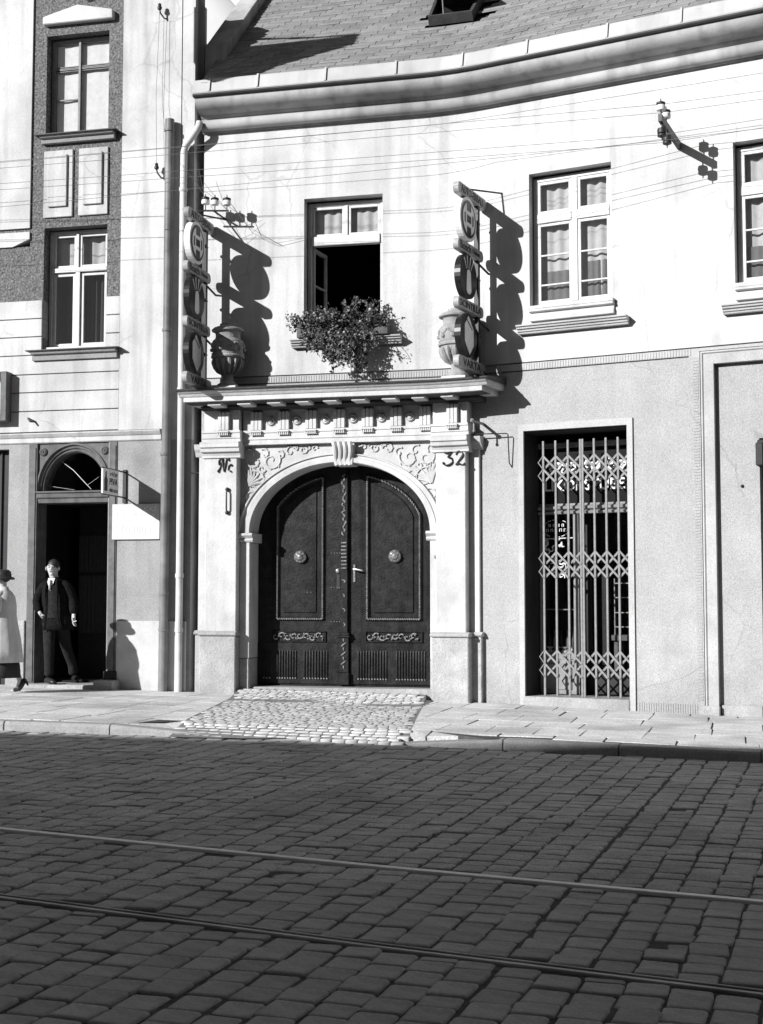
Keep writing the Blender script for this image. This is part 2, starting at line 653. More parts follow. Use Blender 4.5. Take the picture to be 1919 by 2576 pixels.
def sheet(name, poly, dz, m, kind='structure', nx=1):
    mb = MB()
    n = len(poly)
    mb.add([(x, y, gz(x) + dz) for x, y in poly] + [(x, y, gz(x) + dz - 0.25) for x, y in poly],
           [tuple(range(n)), tuple(range(n, 2 * n))[::-1]] + [(i, (i + 1) % n, n + (i + 1) % n, n + i) for i in range(n)])
    o = mb.build(name, m)
    o['kind'] = kind
    return o


earth = MB().add([(-250, -250, -3 + 4.5 - 0.2 - 3), (250, -250, -4.9 - 3), (250, 250, -4.9 - 3), (-250, 250, -1.7)], [(0, 1, 2, 3)])
earth.v = [Vector((x, y, gz(x) - 0.32)) for x in (-250, 250) for y in (-250, 250)]
earth.f = [(0, 1, 3, 2)]
tag(earth.build('ground', sand_m), kind='structure')
road = sheet('road', [(-40, -6.0), (30, -9.0), (30, 3.0)] + [(x, y + 0.02) for x, y in KERB[::-1]] + [(-40, 21)], -0.009, joint_m)
mb = MB()
for q in ([KERB[0], KERB[1], (line_x(DL, 13.6) - .75, kerb_y(-2.85)), (line_x(DL, 14.2) - .02, 14.25), (line_x(DL, 19.5), 19.5), (-14, 22)],
          [(line_x(DR, 13.8) + .02, 13.85), (line_x(DR, 13.2) + .75, kerb_y(1.0)), KERB[3], KERB[4], (14, 15), (line_x(DR, 19.0), 19.0)]):
    n = len(q)
    mb.add([(x, y + .03, gz(x) + .091) for x, y in q] + [(x, y + .03, gz(x) - .16) for x, y in q],
           [tuple(range(n)), tuple(range(n, 2 * n))[::-1]] + [(i, (i + 1) % n, n + (i + 1) % n, n + i) for i in range(n)])
pavement = mb.build('pavement', pave_joint)
pavement['kind'] = 'structure'
driveway = sheet('driveway', [(-2.13, 13.45), (0.26, 13.1), (0.60, 18.7), (-1.93, 19.2)], -0.03, pave_joint)

# road setts: rows fan out across the street, following the bend
DIR = rotu(rad(17))
ctr = Vector((0, 8, 0)) - DIR[1] * 57.0
RAILS = [[(-9, 11.35), (-2.29, 8.09), (0.0, 7.15), (1.83, 6.48), (9.0, 4.1)],
         [(-9, 9.55), (-1.77, 6.30), (0.0, 5.53), (1.39, 4.97), (9.0, 2.25)]]


def rail_y(R, x):
    for (xa, ya), (xb, yb) in zip(R, R[1:]):
        if x <= xb:
            return ya + (yb - ya) * (x - xa) / (xb - xa)
    return R[-1][1]


def sett_shape(r, k):
    """unit sett: rounded rectangle with a domed worn top, about 1 x 1 x 1"""
    c = 0.07 + 0.05 * r.random()
    ring = []
    for cx, cy in ((1, 1), (-1, 1), (-1, -1), (1, -1)):
        for t in (0, 1):
            ang = math.atan2(cy, cx) + (t - 0.5) * 0.9
            ring.append((cx * (0.5 - c) + c * math.cos(ang) * 1.1, cy * (0.5 - c) + c * math.sin(ang) * 1.1))
    ring.sort(key=lambda p: math.atan2(p[1], p[0]))
    ring = [(x + r.uniform(-0.025, 0.025), y + r.uniform(-0.025, 0.025)) for x, y in ring]
    n = len(ring)
    top = r.uniform(0.88, 0.92)
    vs = [(x * 1.0, y * 1.0, -1.0) for x, y in ring] + [(x, y, -0.20) for x, y in ring] + \
         [(x * 0.98, y * 0.98, -0.065) for x, y in ring] + [(x * top, y * top, -0.014) for x, y in ring] + \
         [(x * .72 + r.uniform(-.02, .02), y * .72 + r.uniform(-.02, .02), r.uniform(-.012, .012)) for x, y in ring]
    vs.append((r.uniform(-.06, .06), r.uniform(-.06, .06), r.uniform(-.015, .015)))
    fs = [(i * n + k, i * n + (k + 1) % n, (i + 1) * n + (k + 1) % n, (i + 1) * n + k) for i in range(4) for k in range(n)]
    fs += [(4 * n + k, 4 * n + (k + 1) % n, 5 * n) for k in range(n)]
    return vs, fs


SHAPES = [sett_shape(rnd, k) for k in range(10)]


def shape_meshes(name, m):
    out = []
    for vs, fs in SHAPES:
        me = bpy.data.meshes.new(name)
        me.from_pydata(vs, [], fs)
        me.materials.append(m)
        for p in me.polygons:
            p.use_smooth = True
        out.append(me)
    return out


def lay(stones, name, m, parent, key, keep=300):
    """stones: (x, y, z, angle, sx, sy, sz); the nearest ones become parts, the rest one joined part"""
    stones.sort(key=key)
    ms = shape_meshes(name, m)
    pl = world_loc(parent)
    for i, (x, y, z, a, sx, sy, sz) in enumerate(stones[:keep]):
        o = bpy.data.objects.new(name, ms[i % len(ms)])
        C.objects.link(o)
        o.parent = parent
        o.location = Vector((x, y, z)) - pl
        o.rotation_euler = (rnd.gauss(0, 0.011), rnd.gauss(0, 0.011), a)
        o.scale = (sx, sy, sz)
    rest = stones[keep:]
    if not rest:
        return
    V, F = [], []
    for i, (x, y, z, a, sx, sy, sz) in enumerate(rest):
        vs, fs = SHAPES[i % len(SHAPES)]
        b = len(V)
        ca, sa = math.cos(a), math.sin(a)
        tx, ty = rnd.gauss(0, 0.011), rnd.gauss(0, 0.011)
        for (p, q, r) in vs:
            p, q, r = p * sx, q * sy, r * sz
            V.append((x + p * ca - q * sa - pl.x, y + p * sa + q * ca - pl.y, z + r + tx * q + ty * p - pl.z))
        F += [tuple(b + k for k in f) for f in fs]
    me = bpy.data.meshes.new(name)
    me.from_pydata(V, [], F)
    me.materials.append(m)
    for p in me.polygons:
        p.use_smooth = True
    o = bpy.data.objects.new(name, me)
    C.objects.link(o)
    o.parent = parent
    o['kind'] = 'stuff'


stones = []
row = 0.172
nrow = int(10.5 / row)
for i in range(-nrow, nrow):
    th = i * row / 57.0
    th += rnd.gauss(0, 0.00006)
    r = 57 - 8 + rnd.uniform(0, 0.2)
    while r < 57 + 9:
        ln = rnd.uniform(0.14, 0.195)
        rc = r + ln / 2
        r += ln
        a = rad(17) + th
        p = ctr + Vector((math.sin(a), math.cos(a), 0)) * rc
        if p.y > kerb_y(p.x) - 0.02 or p.y < 1.5 or abs(p.x) > 9:
            continue
        if p.y > 6 and abs(p.x) > 0.45 * p.y + 1.2:
            continue
        w = row * rc / 57.0
        ok = True
        for R in RAILS:                       # setts are cut to fit along the rails
            d = p.y - rail_y(R, p.x)
            gap = 0.056 if d > 0 else 0.034
            sl = 0.31 * w / 2                  # the rail runs askew to the row
            half = ln / 2
            if abs(d) < half + gap + sl:
                outer = abs(d) + half
                inner = gap + sl * .8
                nl = outer - inner
                if nl < 0.05:
                    ok = False
                    break
                sg = 1 if d > 0 else -1
                p = p + Vector((math.sin(a), math.cos(a), 0)) * sg * ((outer + inner) / 2 - abs(d))
                ln_use = nl
                break
        else:
            ln_use = ln
        if not ok:
            continue
        stones.append((p.x + rnd.gauss(0, 0.004), p.y + rnd.gauss(0, 0.004), gz(p.x) + rnd.gauss(0, 0.0028), -a + rnd.gauss(0, 0.03),
                       w * rnd.uniform(0.93, 0.965), ln_use * rnd.uniform(0.955, 0.985), 0.085))


def sett_key(t):
    seen = abs(t[0]) < 0.30 * t[1] + 0.1 and t[1] > 4.15
    return (0 if seen else 1, t[0] ** 2 + t[1] ** 2)


lay(stones, 'sett', sett_m, road, sett_key)

# tram rails: running head, groove and guard lip
for k, R in enumerate(RAILS):
    rt = thing('tram_rail', (R[2][0], R[2][1], 0), ('grooved tram rail crossing the road nearer the kerb' if k == 0 else
                                                     'grooved tram rail crossing the road nearest the bottom of the view'), 'tram rail', 'tram rails in the road')

    def strip(d0, d1, z0, z1):
        mb = MB()
        pts = []
        for (xa, ya), (xb, yb) in zip(R, R[1:]):
            for q in range(6):
                pts.append((xa + (xb - xa) * q / 6, ya + (yb - ya) * q / 6))
        pts.append(R[-1])
        vs, n = [], len(pts)
        for i, (x, y) in enumerate(pts):
            x2, y2 = pts[min(i + 1, n - 1)]
            x1, y1 = pts[max(i - 1, 0)]
            t = Vector((x2 - x1, y2 - y1, 0)).normalized()
            nn = Vector((-t.y, t.x, 0))
            for d, z in ((d0, z0), (d1, z0), (d1, z1), (d0, z1)):
                vs.append((x + nn.x * d, y + nn.y * d, gz(x) + z))
        fs = [(i * 4 + j, i * 4 + (j + 1) % 4, (i + 1) * 4 + (j + 1) % 4, (i + 1) * 4 + j) for i in range(n - 1) for j in range(4)]
        fs += [(3, 2, 1, 0), (4 * n - 4, 4 * n - 3, 4 * n - 2, 4 * n - 1)]
        return mb.add(vs, fs)
    (strip(-0.030, 0.022, -0.05, 0.009) if k == 0 else strip(-0.022, 0.008, -0.05, 0.004)).build('rail_head', rail_m if k == 0 else rail_dull, rt, bevel=0.004)
    strip(0.0225 if k == 0 else 0.0085, 0.034 if k == 0 else 0.034, -0.05, -0.002 if k == 0 else -0.012).build('groove', rail_m if k == 0 else rail_dark, rt)
    strip(0.0345 if k == 0 else 0.0345, 0.050, -0.05, 0.004).build('guard_lip', rail_dull, rt, bevel=0.003)

# kerb stones
kerb = holder('kerb', None)
kerb['kind'] = 'structure'
for (xa, ya), (xb, yb) in zip(KERB[:-1], KERB[1:]):
    L = math.hypot(xb - xa, yb - ya)
    t = Vector((xb - xa, yb - ya, 0)) / L
    nn = Vector((-t.y, t.x, 0))
    d = 0.0
    while d < L - 0.05:
        ln = min(rnd.uniform(0.85, 1.35), L - d)
        if L - d - ln < 0.4:
            ln = L - d
        a, b = Vector((xa, ya, 0)) + t * (d + 0.004), Vector((xa, ya, 0)) + t * (d + ln - 0.004)
        d += ln
        mid = (a + b) / 2
        if mid.x < -9 or mid.x > 9:
            continue
        hs = []
        for q in (a, b):
            h = 0.095
            h = min(h, max(0.012, 0.012 + (abs(q.x + 0.95) - 1.15) * 0.16))        # dropped at the drive
            hs.append(h)
        prof = [(0, -0.12, 0), (0, -0.03, 1), (0.02, 0, 1), (KW, 0, 1), (KW, -0.12, 0)]
        j = rnd.uniform(-0.006, 0.006)
        vs = []
        for q, h in ((a, hs[0]), (b, hs[1])):
            for (w, dz, top) in prof:
                p = q + nn * (w + j)
                vs.append((p.x, p.y, gz(p.x) + (h + dz * min(1, h / 0.1) if top else -0.1)))
        fs = [(i, i + 1, 5 + i + 1, 5 + i) for i in range(4)] + [(4, 0, 5, 9), (4, 3, 2, 1, 0), (5, 6, 7, 8, 9)]
        MB().add(vs, fs).build('kerb_stone', kerb_m, kerb, bevel=0.006)

# paving slabs, left and right of the drive
su, sv = rotu(rad(15))


def pave_drop(x, y):
    side = max(line_x(DL, y) - x, x - line_x(DR, y), 0)
    t = min(1, max(0, (y - kerb_y(x) - 0.02) / 0.6))
    return 0.078 * (1 - t) * max(0, 1 - side / 0.6)


def build_slab(poly, dz):
    n = len(poly)
    cx, cy = sum(p[0] for p in poly) / n, sum(p[1] for p in poly) / n
    tx, ty = rnd.gauss(0, 0.0006), rnd.gauss(0, 0.0006)

    def P(x, y, z, k):
        dx, dy = x - cx, y - cy
        L = math.hypot(dx, dy) or 1
        f = (L - k) / L
        return (cx + dx * f, cy + dy * f, gz(x) + z + tx * dx + ty * dy - pave_drop(x, y))
    vs = [P(x, y, 0.03, 0.005) for x, y in poly] + [P(x, y, 0.098 + dz, 0.005) for x, y in poly] + [P(x, y, 0.1 + dz, 0.009) for x, y in poly]
    fs = [(i * n + k, i * n + (k + 1) % n, (i + 1) * n + (k + 1) % n, (i + 1) * n + k) for i in range(2) for k in range(n)] + [tuple(range(2 * n, 3 * n))]
    MB().add(vs, fs).build('paving_slab', slab_m, pavement, fix=True)


v = -4.0
base = Vector((0, 15.5, 0))
while v < 7.0:
    h = rnd.uniform(0.62, 0.95)
    u = -9.0 + rnd.uniform(0, 0.6)
    while u < 9.0:
        w = rnd.uniform(0.42, 0.78)
        q = [base + su * (u + .004 + a * (w - .008)) + sv * (v + b * h) for a, b in ((0, 0), (1, 0), (1, 1), (0, 1))]
        u += w
        q = [(p.x + rnd.uniform(-.012, .012), p.y + rnd.uniform(-.012, .012)) for p in q]
        mx, my = sum(p[0] for p in q) / 4, sum(p[1] for p in q) / 4
        if my > 19.6 or mx > 7 or mx < -8.5:
            continue
        side = -1 if mx < (line_x(DL, my) + line_x(DR, my)) / 2 else 1
        q = clip(q, DL[0][0], DL[0][1], -0.999, 0.037) if side < 0 else clip(q, DR[0][0], DR[0][1], 0.997, -0.071)
        for (xa, ya), (xb, yb) in zip(KERB, KERB[1:]):
            if xb < mx - 1.5 or xa > mx + 1.5 or len(q) < 3:
                continue
            L = math.hypot(xb - xa, yb - ya)
            nx, ny = -(yb - ya) / L, (xb - xa) / L
            q = clip(q, xa + nx * (KW + .006), ya + ny * (KW + .006), nx, ny)
        if len(q) < 3:
            continue
        ar = abs(sum(q[i][0] * q[(i + 1) % len(q)][1] - q[(i + 1) % len(q)][0] * q[i][1] for i in range(len(q)))) / 2
        if ar < 0.02:
            continue
        # slabs wholly under the buildings are left out
        rel = Vector((mx + 2.5, my - 18.55, 0))
        if rel.dot(Vector((math.sin(A1), math.cos(A1), 0))) > 0.35 or (mx > 1 and (Vector((mx, my, 0)) - W(4.2)).dot(Vector((math.sin(A2), math.cos(A2), 0))) > 0.35):
            continue
        build_slab(q, rnd.gauss(0, 0.0004))
    v += h

# small cobbles of the drive, rising a little to the threshold
cob = []
cu_, cv_ = rotu(rad(13))


def drive_z(x, y):
    front = kerb_y(x)
    t = min(1, max(0, (y - front + 0.05) / 0.55))
    d = (y - (18.35 - 0.2346 * (x + 2.5)))          # towards the threshold
    return gz(x) + 0.015 + 0.085 * t + 0.075 * min(1, max(0, (d + 0.9) / 0.9))


iv = 0
v = -2.7
while v < 3.3:
    h = rnd.uniform(0.10, 0.125)
    u = -3.2 + (iv % 2) * 0.06
    while u < 2.4:
        w = rnd.uniform(0.095, 0.15)
        p = base + cu_ * (u + w / 2) + cv_ * (v + h / 2)
        u += w
        if p.y < kerb_y(p.x) + 0.0 or p.x < line_x(DL, p.y) + 0.04 or p.x > line_x(DR, p.y) - 0.04:
            continue
        if p.y > 18.55 - 0.2346 * (p.x + 2.5) + 0.22:
            continue
        cob.append((p.x, p.y, drive_z(p.x, p.y) + rnd.gauss(0, 0.0015), -rad(13) + rnd.gauss(0, 0.04), w * 0.95, h * 0.965, 0.06))
    v += h
    iv += 1
lay(cob, 'cobble', cobble_m, driveway, lambda t: -0.0 + t[1] + 0.3 * t[0])
# bed under the cobbles
mb = MB()
for i in range(12):
    for j in range(6):
        q = []
        for a, b in ((i, j), (i + 1, j), (i + 1, j + 1), (i, j + 1)):
            y = 13.4 + (18.75 - 13.4) * a / 12
            x = line_x(DL, y) + (line_x(DR, y) - line_x(DL, y)) * b / 6
            q.append((x, y, drive_z(x, y) - 0.0045))
        mb.add(q, [(0, 1, 2, 3)])
tag(mb.build('cobble_bed', sand_joint, driveway, fix=False), kind='stuff')


# ------------------------------------------------------------------ window builder
def rect(mb, s0, s1, z0, z1, o0, o1, w):
    mb.box(s0, s0 + w, o0, o1, z0, z1)
    mb.box(s1 - w, s1, o0, o1, z0, z1)
    mb.box(s0 + w, s1 - w, o0 + .001, o1 - .001, z0, z0 + w)
    mb.box(s0 + w, s1 - w, o0 + .001, o1 - .001, z1 - w, z1)
    return mb


def drape(parent, s0, s1, z0, z1, off, m, folds=6, amp=0.018, name='curtain'):
    mb = MB()
    n = folds * 6
    vs = []
    ph = rnd.uniform(0, 6)
    for i in range(n + 1):
        s = s0 + (s1 - s0) * i / n
        w = amp * math.sin(ph + folds * 2 * PI * i / n) + amp * 0.5 * math.sin(ph * 2 + folds * 4.7 * i / n)
        vs += [W(s, off + w * 0.7, z0), W(s, off + w, z1)]
    mb.add(vs, [(2 * i, 2 * i + 2, 2 * i + 3, 2 * i + 1) for i in range(n)])
    return mb.build(name, m, parent, smooth=True, fix=False)


def light_(parent, s0, s1, z0, z1, off, fm, fw=0.045, bars=(), vbars=(), pane=True):
    """one glazed light: sash, its glazing bars and its panes"""
    mb = rect(MB(), s0, s1, z0, z1, off - 0.035, off, fw)
    for b in bars:
        mb.box(s0 + fw, s1 - fw, off - 0.03, off - 0.004, b - 0.011, b + 0.011)
    mb.build('sash', fm, parent, bevel=0.004)
    if pane:
        zs = [z0 + fw] + list(bars) + [z1 - fw]
        for a, b in zip(zs, zs[1:]):
            MB().box(s0 + fw - .003, s1 - fw + .003, off - 0.022, off - 0.018, a, b).build('pane', glass, parent)


def sill_moulding(parent, s0, s1, z0, z1, proj, m, name='sill'):
    h = z1 - z0
    prof = [(-.02, z0), (proj * .45, z0), (proj * .50, z0 + h * .2), (proj * .62, z0 + h * .24), (proj * .66, z0 + h * .48),
            (proj * .82, z0 + h * .52), (proj * .86, z0 + h * .74), (proj, z0 + h * .78), (proj, z0 + h * .96), (-.02, z1)]
    mb = MB()
    mb.ext(prof, s0, s1)
    return mb.build(name, m, parent)


# ------------------------------------------------------------------ the house with the gateway
house = thing('town_house', W(2.0, 0, 0), 'pale two-storey house with slate roof, carved stone gateway and gated shop door', 'house')
SL, SR, ZT = -0.02, 13.0, 8.22
GW = (1.462, 2.583, 5.13, 6.985)
RW = (4.65, 5.772, 5.245, 7.02)
FW = (7.32, 8.44, 5.255, 7.015)
SD = (4.56, 5.945, -0.3, 3.608)
PG = (0.60, 3.40, -0.3, 3.54)
FD = (7.56, 8.9, -0.3, 3.36)
up_ = wallgrid(MB(), SL, SR, 4.525, ZT, [GW, RW, FW], 0.0, 0.42)
up_.build('upper_wall', white_plaster, house, fix=False)
lo_ = wallgrid(MB(), SL, 6.872, -0.3, 4.40, [SD, PG], 0.012, 0.42)
wallgrid(lo_, 7.045, SR, -0.3, 4.285, [FD], -0.055, 0.36)
lo_.build('lower_wall', grey_plaster, house, fix=False)
# back of the house, floor slab between the storeys
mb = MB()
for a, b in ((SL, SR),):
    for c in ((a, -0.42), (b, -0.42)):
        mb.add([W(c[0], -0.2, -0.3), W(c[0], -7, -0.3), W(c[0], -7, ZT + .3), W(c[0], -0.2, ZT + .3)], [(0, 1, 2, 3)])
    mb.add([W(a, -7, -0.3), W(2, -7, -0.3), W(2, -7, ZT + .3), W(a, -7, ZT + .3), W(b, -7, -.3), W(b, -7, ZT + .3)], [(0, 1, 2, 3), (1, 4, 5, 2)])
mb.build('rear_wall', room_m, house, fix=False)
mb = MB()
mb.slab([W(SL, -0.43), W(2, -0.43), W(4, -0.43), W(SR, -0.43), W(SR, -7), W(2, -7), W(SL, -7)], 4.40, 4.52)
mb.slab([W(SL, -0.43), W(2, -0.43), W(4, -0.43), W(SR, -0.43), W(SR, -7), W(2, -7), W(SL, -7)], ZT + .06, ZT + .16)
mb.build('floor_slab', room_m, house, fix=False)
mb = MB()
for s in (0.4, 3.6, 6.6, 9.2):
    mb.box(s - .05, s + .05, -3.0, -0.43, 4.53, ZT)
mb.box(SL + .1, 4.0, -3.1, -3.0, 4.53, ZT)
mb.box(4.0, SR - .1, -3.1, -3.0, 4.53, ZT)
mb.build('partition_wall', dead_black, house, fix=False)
# string course: two grooves and a ribbed band
mb = MB()
mb.box(SL, 6.872, -0.42, -0.03, 4.505, 4.525)
mb.box(SL, 6.74, -0.42, -0.03, 4.40, 4.418)
mb.box(6.74, 6.872, -0.42, 0.012, 4.40, 4.418)
mb.box(6.872, SR, -0.42, -0.03, 4.505, 4.525)
mb.build('string_groove', trim_grey, house)
band = holder('string_course', house)
MB().box(SL, 6.872, -0.42, 0.012, 4.418, 4.505).box(6.872, SR, -0.42, 0.012, 4.468, 4.505).build('band', trim_grey, band)
mb = MB()
s = 0.7
while s < 6.75:
    mb.box(s, s + 0.017, 0.012, 0.018, 4.424, 4.499)
    s += 0.036
tag(mb.build('rib', trim_grey, band), kind='stuff')
# tooled margin and moulded frame of the second doorway
fr = holder('door_surround', house)
mb = MB()
z = 0.2
while z < 4.35:
    mb.box(6.79, 6.855, 0.012, 0.018, z, z + 0.016)
    z += 0.036
s = 6.05
while s < 6.78:
    mb.box(s, s + 0.014, 0.012, 0.019, 0.03, 0.15)
    s += 0.030
tag(mb.build('tooling', grey_plaster, fr), kind='stuff')
mb = MB()
prof_in = [(6.872, -.02), (6.885, .02), (6.905, .035), (6.92, .015), (6.935, .028), (7.03, .032), (7.045, .032)]
for (a, oa), (b, ob) in zip(prof_in, prof_in[1:]):
    mb.add([W(a, oa, 0.0), W(b, ob, 0.0), W(b, ob, 4.47 - (b - 6.872)), W(a, oa, 4.47 - (a - 6.872))], [(0, 1, 2, 3)])
    mb.add([W(a, oa, 4.47 - (a - 6.872)), W(b, ob, 4.47 - (b - 6.872)), W(SR, ob, 4.47 - (b - 6.872)), W(SR, oa, 4.47 - (a - 6.872))], [(0, 1, 2, 3)])
mb.add([W(7.045, .032, 0), W(7.045, -.055, 0), W(7.045, -.055, 4.297), W(7.045, .032, 4.297)], [(0, 1, 2, 3)])
mb.add([W(7.045, .032, 4.297), W(7.045, -.055, 4.297), W(SR, -.055, 4.297), W(SR, .032, 4.297)], [(0, 1, 2, 3)])
mb.add([W(6.872, -.02, 0), W(6.872, -.4, 0), W(6.872, -.4, 4.47), W(6.872, -.02, 4.47)], [(0, 1, 2, 3)])
mb.box(7.045, SR, -0.42, -0.056, 4.285, 4.468)
mb.build('moulding', frame_trim, fr, fix=False)
MB().box(6.86, 7.06, 0.0, 0.06, -0.2, 0.14).build('base_block', stone_grey, fr, bevel=0.01)
MB().box(7.062, 7.55, -0.05, -0.02, -0.2, 0.15).build('plinth', stone_grey, fr, bevel=0.006)
d2 = holder('shop_door', house)
mb = MB()
mb.box(7.56, 8.9, -0.30, -0.26, 2.95, 3.36)
mb.box(7.54, 8.9, -0.26, -0.02, 3.28, 3.34)
mb.box(7.53, 7.62, -0.10, 0.03, 3.02, 3.30)
mb.build('lintel', frame_dark, d2, bevel=0.012)
MB().box(7.56, 8.9, -0.24, -0.20, 2.87, 2.93).build('transom', frame_grey, d2, bevel=0.006)
MB().box(7.56, 8.9, -0.34, -0.30, -0.1, 2.87).build('leaf', black_wood, d2)
MB().ball(W(7.35, -.05, 2.787), 0.022).build('boss', iron, fr)

# windows of the house
for (name, w_) in (('window', RW), ('window', FW)):
    s0, s1, z0, z1 = w_
    d = s0 - 4.65
    win = rect(MB(), s0 + .012, s1 - .012, z0, z1 - .03, -0.22, -0.13, 0.055)
    win.box(5.19 + d, 5.27 + d, -0.21, -0.125, z0 + .056, z1 - .086)
    win.box(s0 + .07, 5.189 + d, -0.205, -0.118, 6.375, 6.50).box(5.271 + d, s1 - .07, -0.205, -0.118, 6.375, 6.50)
    win = win.build('window', frame_white, house, bevel=0.006)
    for a, b in ((s0 + .07, 5.188 + d), (5.272 + d, s1 - .07)):
        light_(win, a, b, 6.502, z1 - .088, -0.14, frame_white, 0.038)
        light_(win, a, b, z0 + .058, 6.373, -0.14, frame_white, 0.038, bars=(5.55, 5.945))
    drape(win, s0 + .06, s1 - .06, z0 + .06, z1 - .1, -0.26, curtain_net, 7, 0.014)
    drape(win, s0 + .08, s0 + .52, z0 + .06, z0 + .50, -0.235, curtain_grey, 4, 0.012, 'lower_curtain')
    drape(win, s0 + .72, s1 - .06, z0 + .06, z0 + .58, -0.235, curtain_grey, 4, 0.012, 'lower_curtain')
    MB().box(s0 - .002, s1 + .03, -0.12, 0.075, 5.20, z0 - .003).ext([(-.01, 5.045), (.05, 5.045), (.055, 5.10), (.035, 5.11), (.035, 5.155), (.085, 5.165), (.085, 5.195), (-.01, 5.198)], s0 + .01, s1 + .03).build('sill', white_plaster, win, bevel=0.004)
    sill_moulding(win, s0 - .14, s1 + .22, 4.885, 4.995, 0.16, trim_grey, 'apron_moulding')
# open window above the gateway
s0, s1, z0, z1 = GW
win = rect(MB(), s0 + .012, s1 - .012, z0, z1 - .03, -0.24, -0.15, 0.055)
win.box(2.005, 2.055, -0.225, -0.14, 6.478, z1 - .086)
win.box(s0 + .07, s1 - .07, -0.23, -0.125, 6.345, 6.475)
win = win.build('window', frame_white, house, bevel=0.006)
light_(win, s0 + .07, 2.003, 6.478, z1 - .088, -0.16, frame_white, 0.036)
light_(win, 2.057, s1 - .07, 6.478, z1 - .088, -0.16, frame_white, 0.036)
drape(win, s0 + .06, s1 - .06, 6.43, z1 - .06, -0.25, curtain_net, 7, 0.012)


def casement(hinge, inward):
    """a casement swung into the dark room"""
    p0 = W(hinge, -0.20, 0)
    u, n = axes(hinge)
    d = (u * (0.06 * inward) - n * 0.43)
    d.normalize()
    t = Vector((-d.y, d.x, 0))
    mb = MB()
    L = 0.46
    for a, b, zz0, zz1 in ((0, .05, 5.19, 6.34), (L - .05, L, 5.19, 6.34), (.05, L - .05, 5.19, 5.25), (.05, L - .05, 6.28, 6.34),
                           (.05, L - .05, 5.80, 5.825), (.05, L - .05, 5.50, 5.52)):
        c = p0 + d * ((a + b) / 2) + UP * ((zz0 + zz1) / 2)
        mb.frame_box(c, d * ((b - a) / 2), t * 0.018, UP * ((zz1 - zz0) / 2))
    return mb.build('casement', frame_white, win, bevel=0.003)


casement(s0 + .075, 1)
MB().box(s0 - .0, s1 + .0, -0.12, 0.05, 5.10, 5.128).build('sill', stone_white, win)
sill_moulding(win, 1.31, 2.86, 4.885, 4.995, 0.16, trim_grey, 'apron_moulding')

# eaves: zinc flashing in lengths, gutter lip, cove and roll
cor = holder('eaves_cornice', house)
prof = [(-.05, 8.02), (.02, 8.02)]
prof += [(.07 + .08 * math.cos(t), 8.115 + .08 * math.sin(t)) for t in [rad(a) for a in range(-115, 96, 12)]]
prof += [(.075, 8.21), (.10, 8.225), (.115, 8.25)]
prof += [(.115 + .235 * math.sin(t), 8.40 - .15 * math.cos(t)) for t in [rad(a) for a in range(8, 91, 8)]]
prof += [(.352, 8.425), (-.05, 8.425)]
MB().ext(prof, -0.035, SR).build('cove', cornice_m, cor, smooth=True)
MB().ext([(.30, 8.427), (.385, 8.427), (.405, 8.443), (.40, 8.466), (.30, 8.466)], -0.05, SR).build('gutter_lip', dark_metal, cor)
MB().ext([(.33, 8.4665), (.395, 8.4665), (.40, 8.484), (.33, 8.484)], -0.05, SR).build('bead', sheet_metal, cor)
js = [-0.05, 0.19, 0.895, 1.87, 2.855, 3.84, 4.78, 5.86, 6.805, 7.8, 8.8, 9.8, 10.8, 11.8, SR]
for a, b in zip(js, js[1:]):
    MB().ext([(.20, 8.485), (.385, 8.485), (.345, 8.665), (.335, 8.68), (.20, 8.68)], a + .004, b - .012).build('flashing_sheet', sheet_metal, cor)
for a in js[1:-1]:
    MB().ext([(.375, 8.485), (.407, 8.485), (.362, 8.688), (.33, 8.688)], a - .015, a + .010).build('standing_seam', sheet_metal, cor)

# slate roof
PT = math.tan(rad(43))
roof = MB()
roof.ext([(.32, 8.57), (-7, 8.57 + 7.32 * PT), (-7, 8.4 + 7.32 * PT), (.30, 8.40)], 0.0, SR)
roof = roof.build('roof', dark_metal, house)


def on_roof(s, d, lift=0.0):
    """d metres up the slope from the eaves"""
    return W(s, .335 - d * math.cos(rad(43)), 8.625 + d * math.sin(rad(43)) + lift)


RH = 0.112
slates = []
for i in range(44):
    d0 = i * RH - 0.02
    s = 0.05 + (i * 0.0754) % 0.35 - 0.35
    while s < 9.2:
        a, b = max(s + .006, 0.04), s + .346
        s += .35
        if b - a < 0.03:
            continue
        if 3.08 < (a + b) / 2 < 3.75 and 1.35 < d0 + .1 < 2.25:
            continue
        slates.append((a, b, d0))


def slate_verts(a, b, d0):
    l0, l1 = 0.021 + rnd.gauss(0, .0025), 0.004
    j = rnd.gauss(0, .003)
    P = [on_roof(a, d0 + j, l0), on_roof(b, d0 + j + rnd.gauss(0, .002), l0 + rnd.gauss(0, .0015)), on_roof(b, d0 + RH + .02, l1), on_roof(a, d0 + RH + .02, l1)]
    Q = [p - UP * 0.013 for p in P]
    return P + Q, [(0, 1, 2, 3), (7, 6, 5, 4), (0, 4, 5, 1), (1, 5, 6, 2), (2, 6, 7, 3), (3, 7, 4, 0)]


slates.sort(key=lambda t: (t[2] > 0.62 * max(0.0, 4.6 - 0.62 * t[0]) + .3, t[2]))
for k, t in enumerate(slates[:300]):
    MB().add(*slate_verts(*t)).build('slate', slate_m, roof, fix=False)
mb = MB()
for t in slates[300:]:
    mb.add(*slate_verts(*t))
tag(mb.build('slate', slate_m, roof, fix=False), kind='stuff')

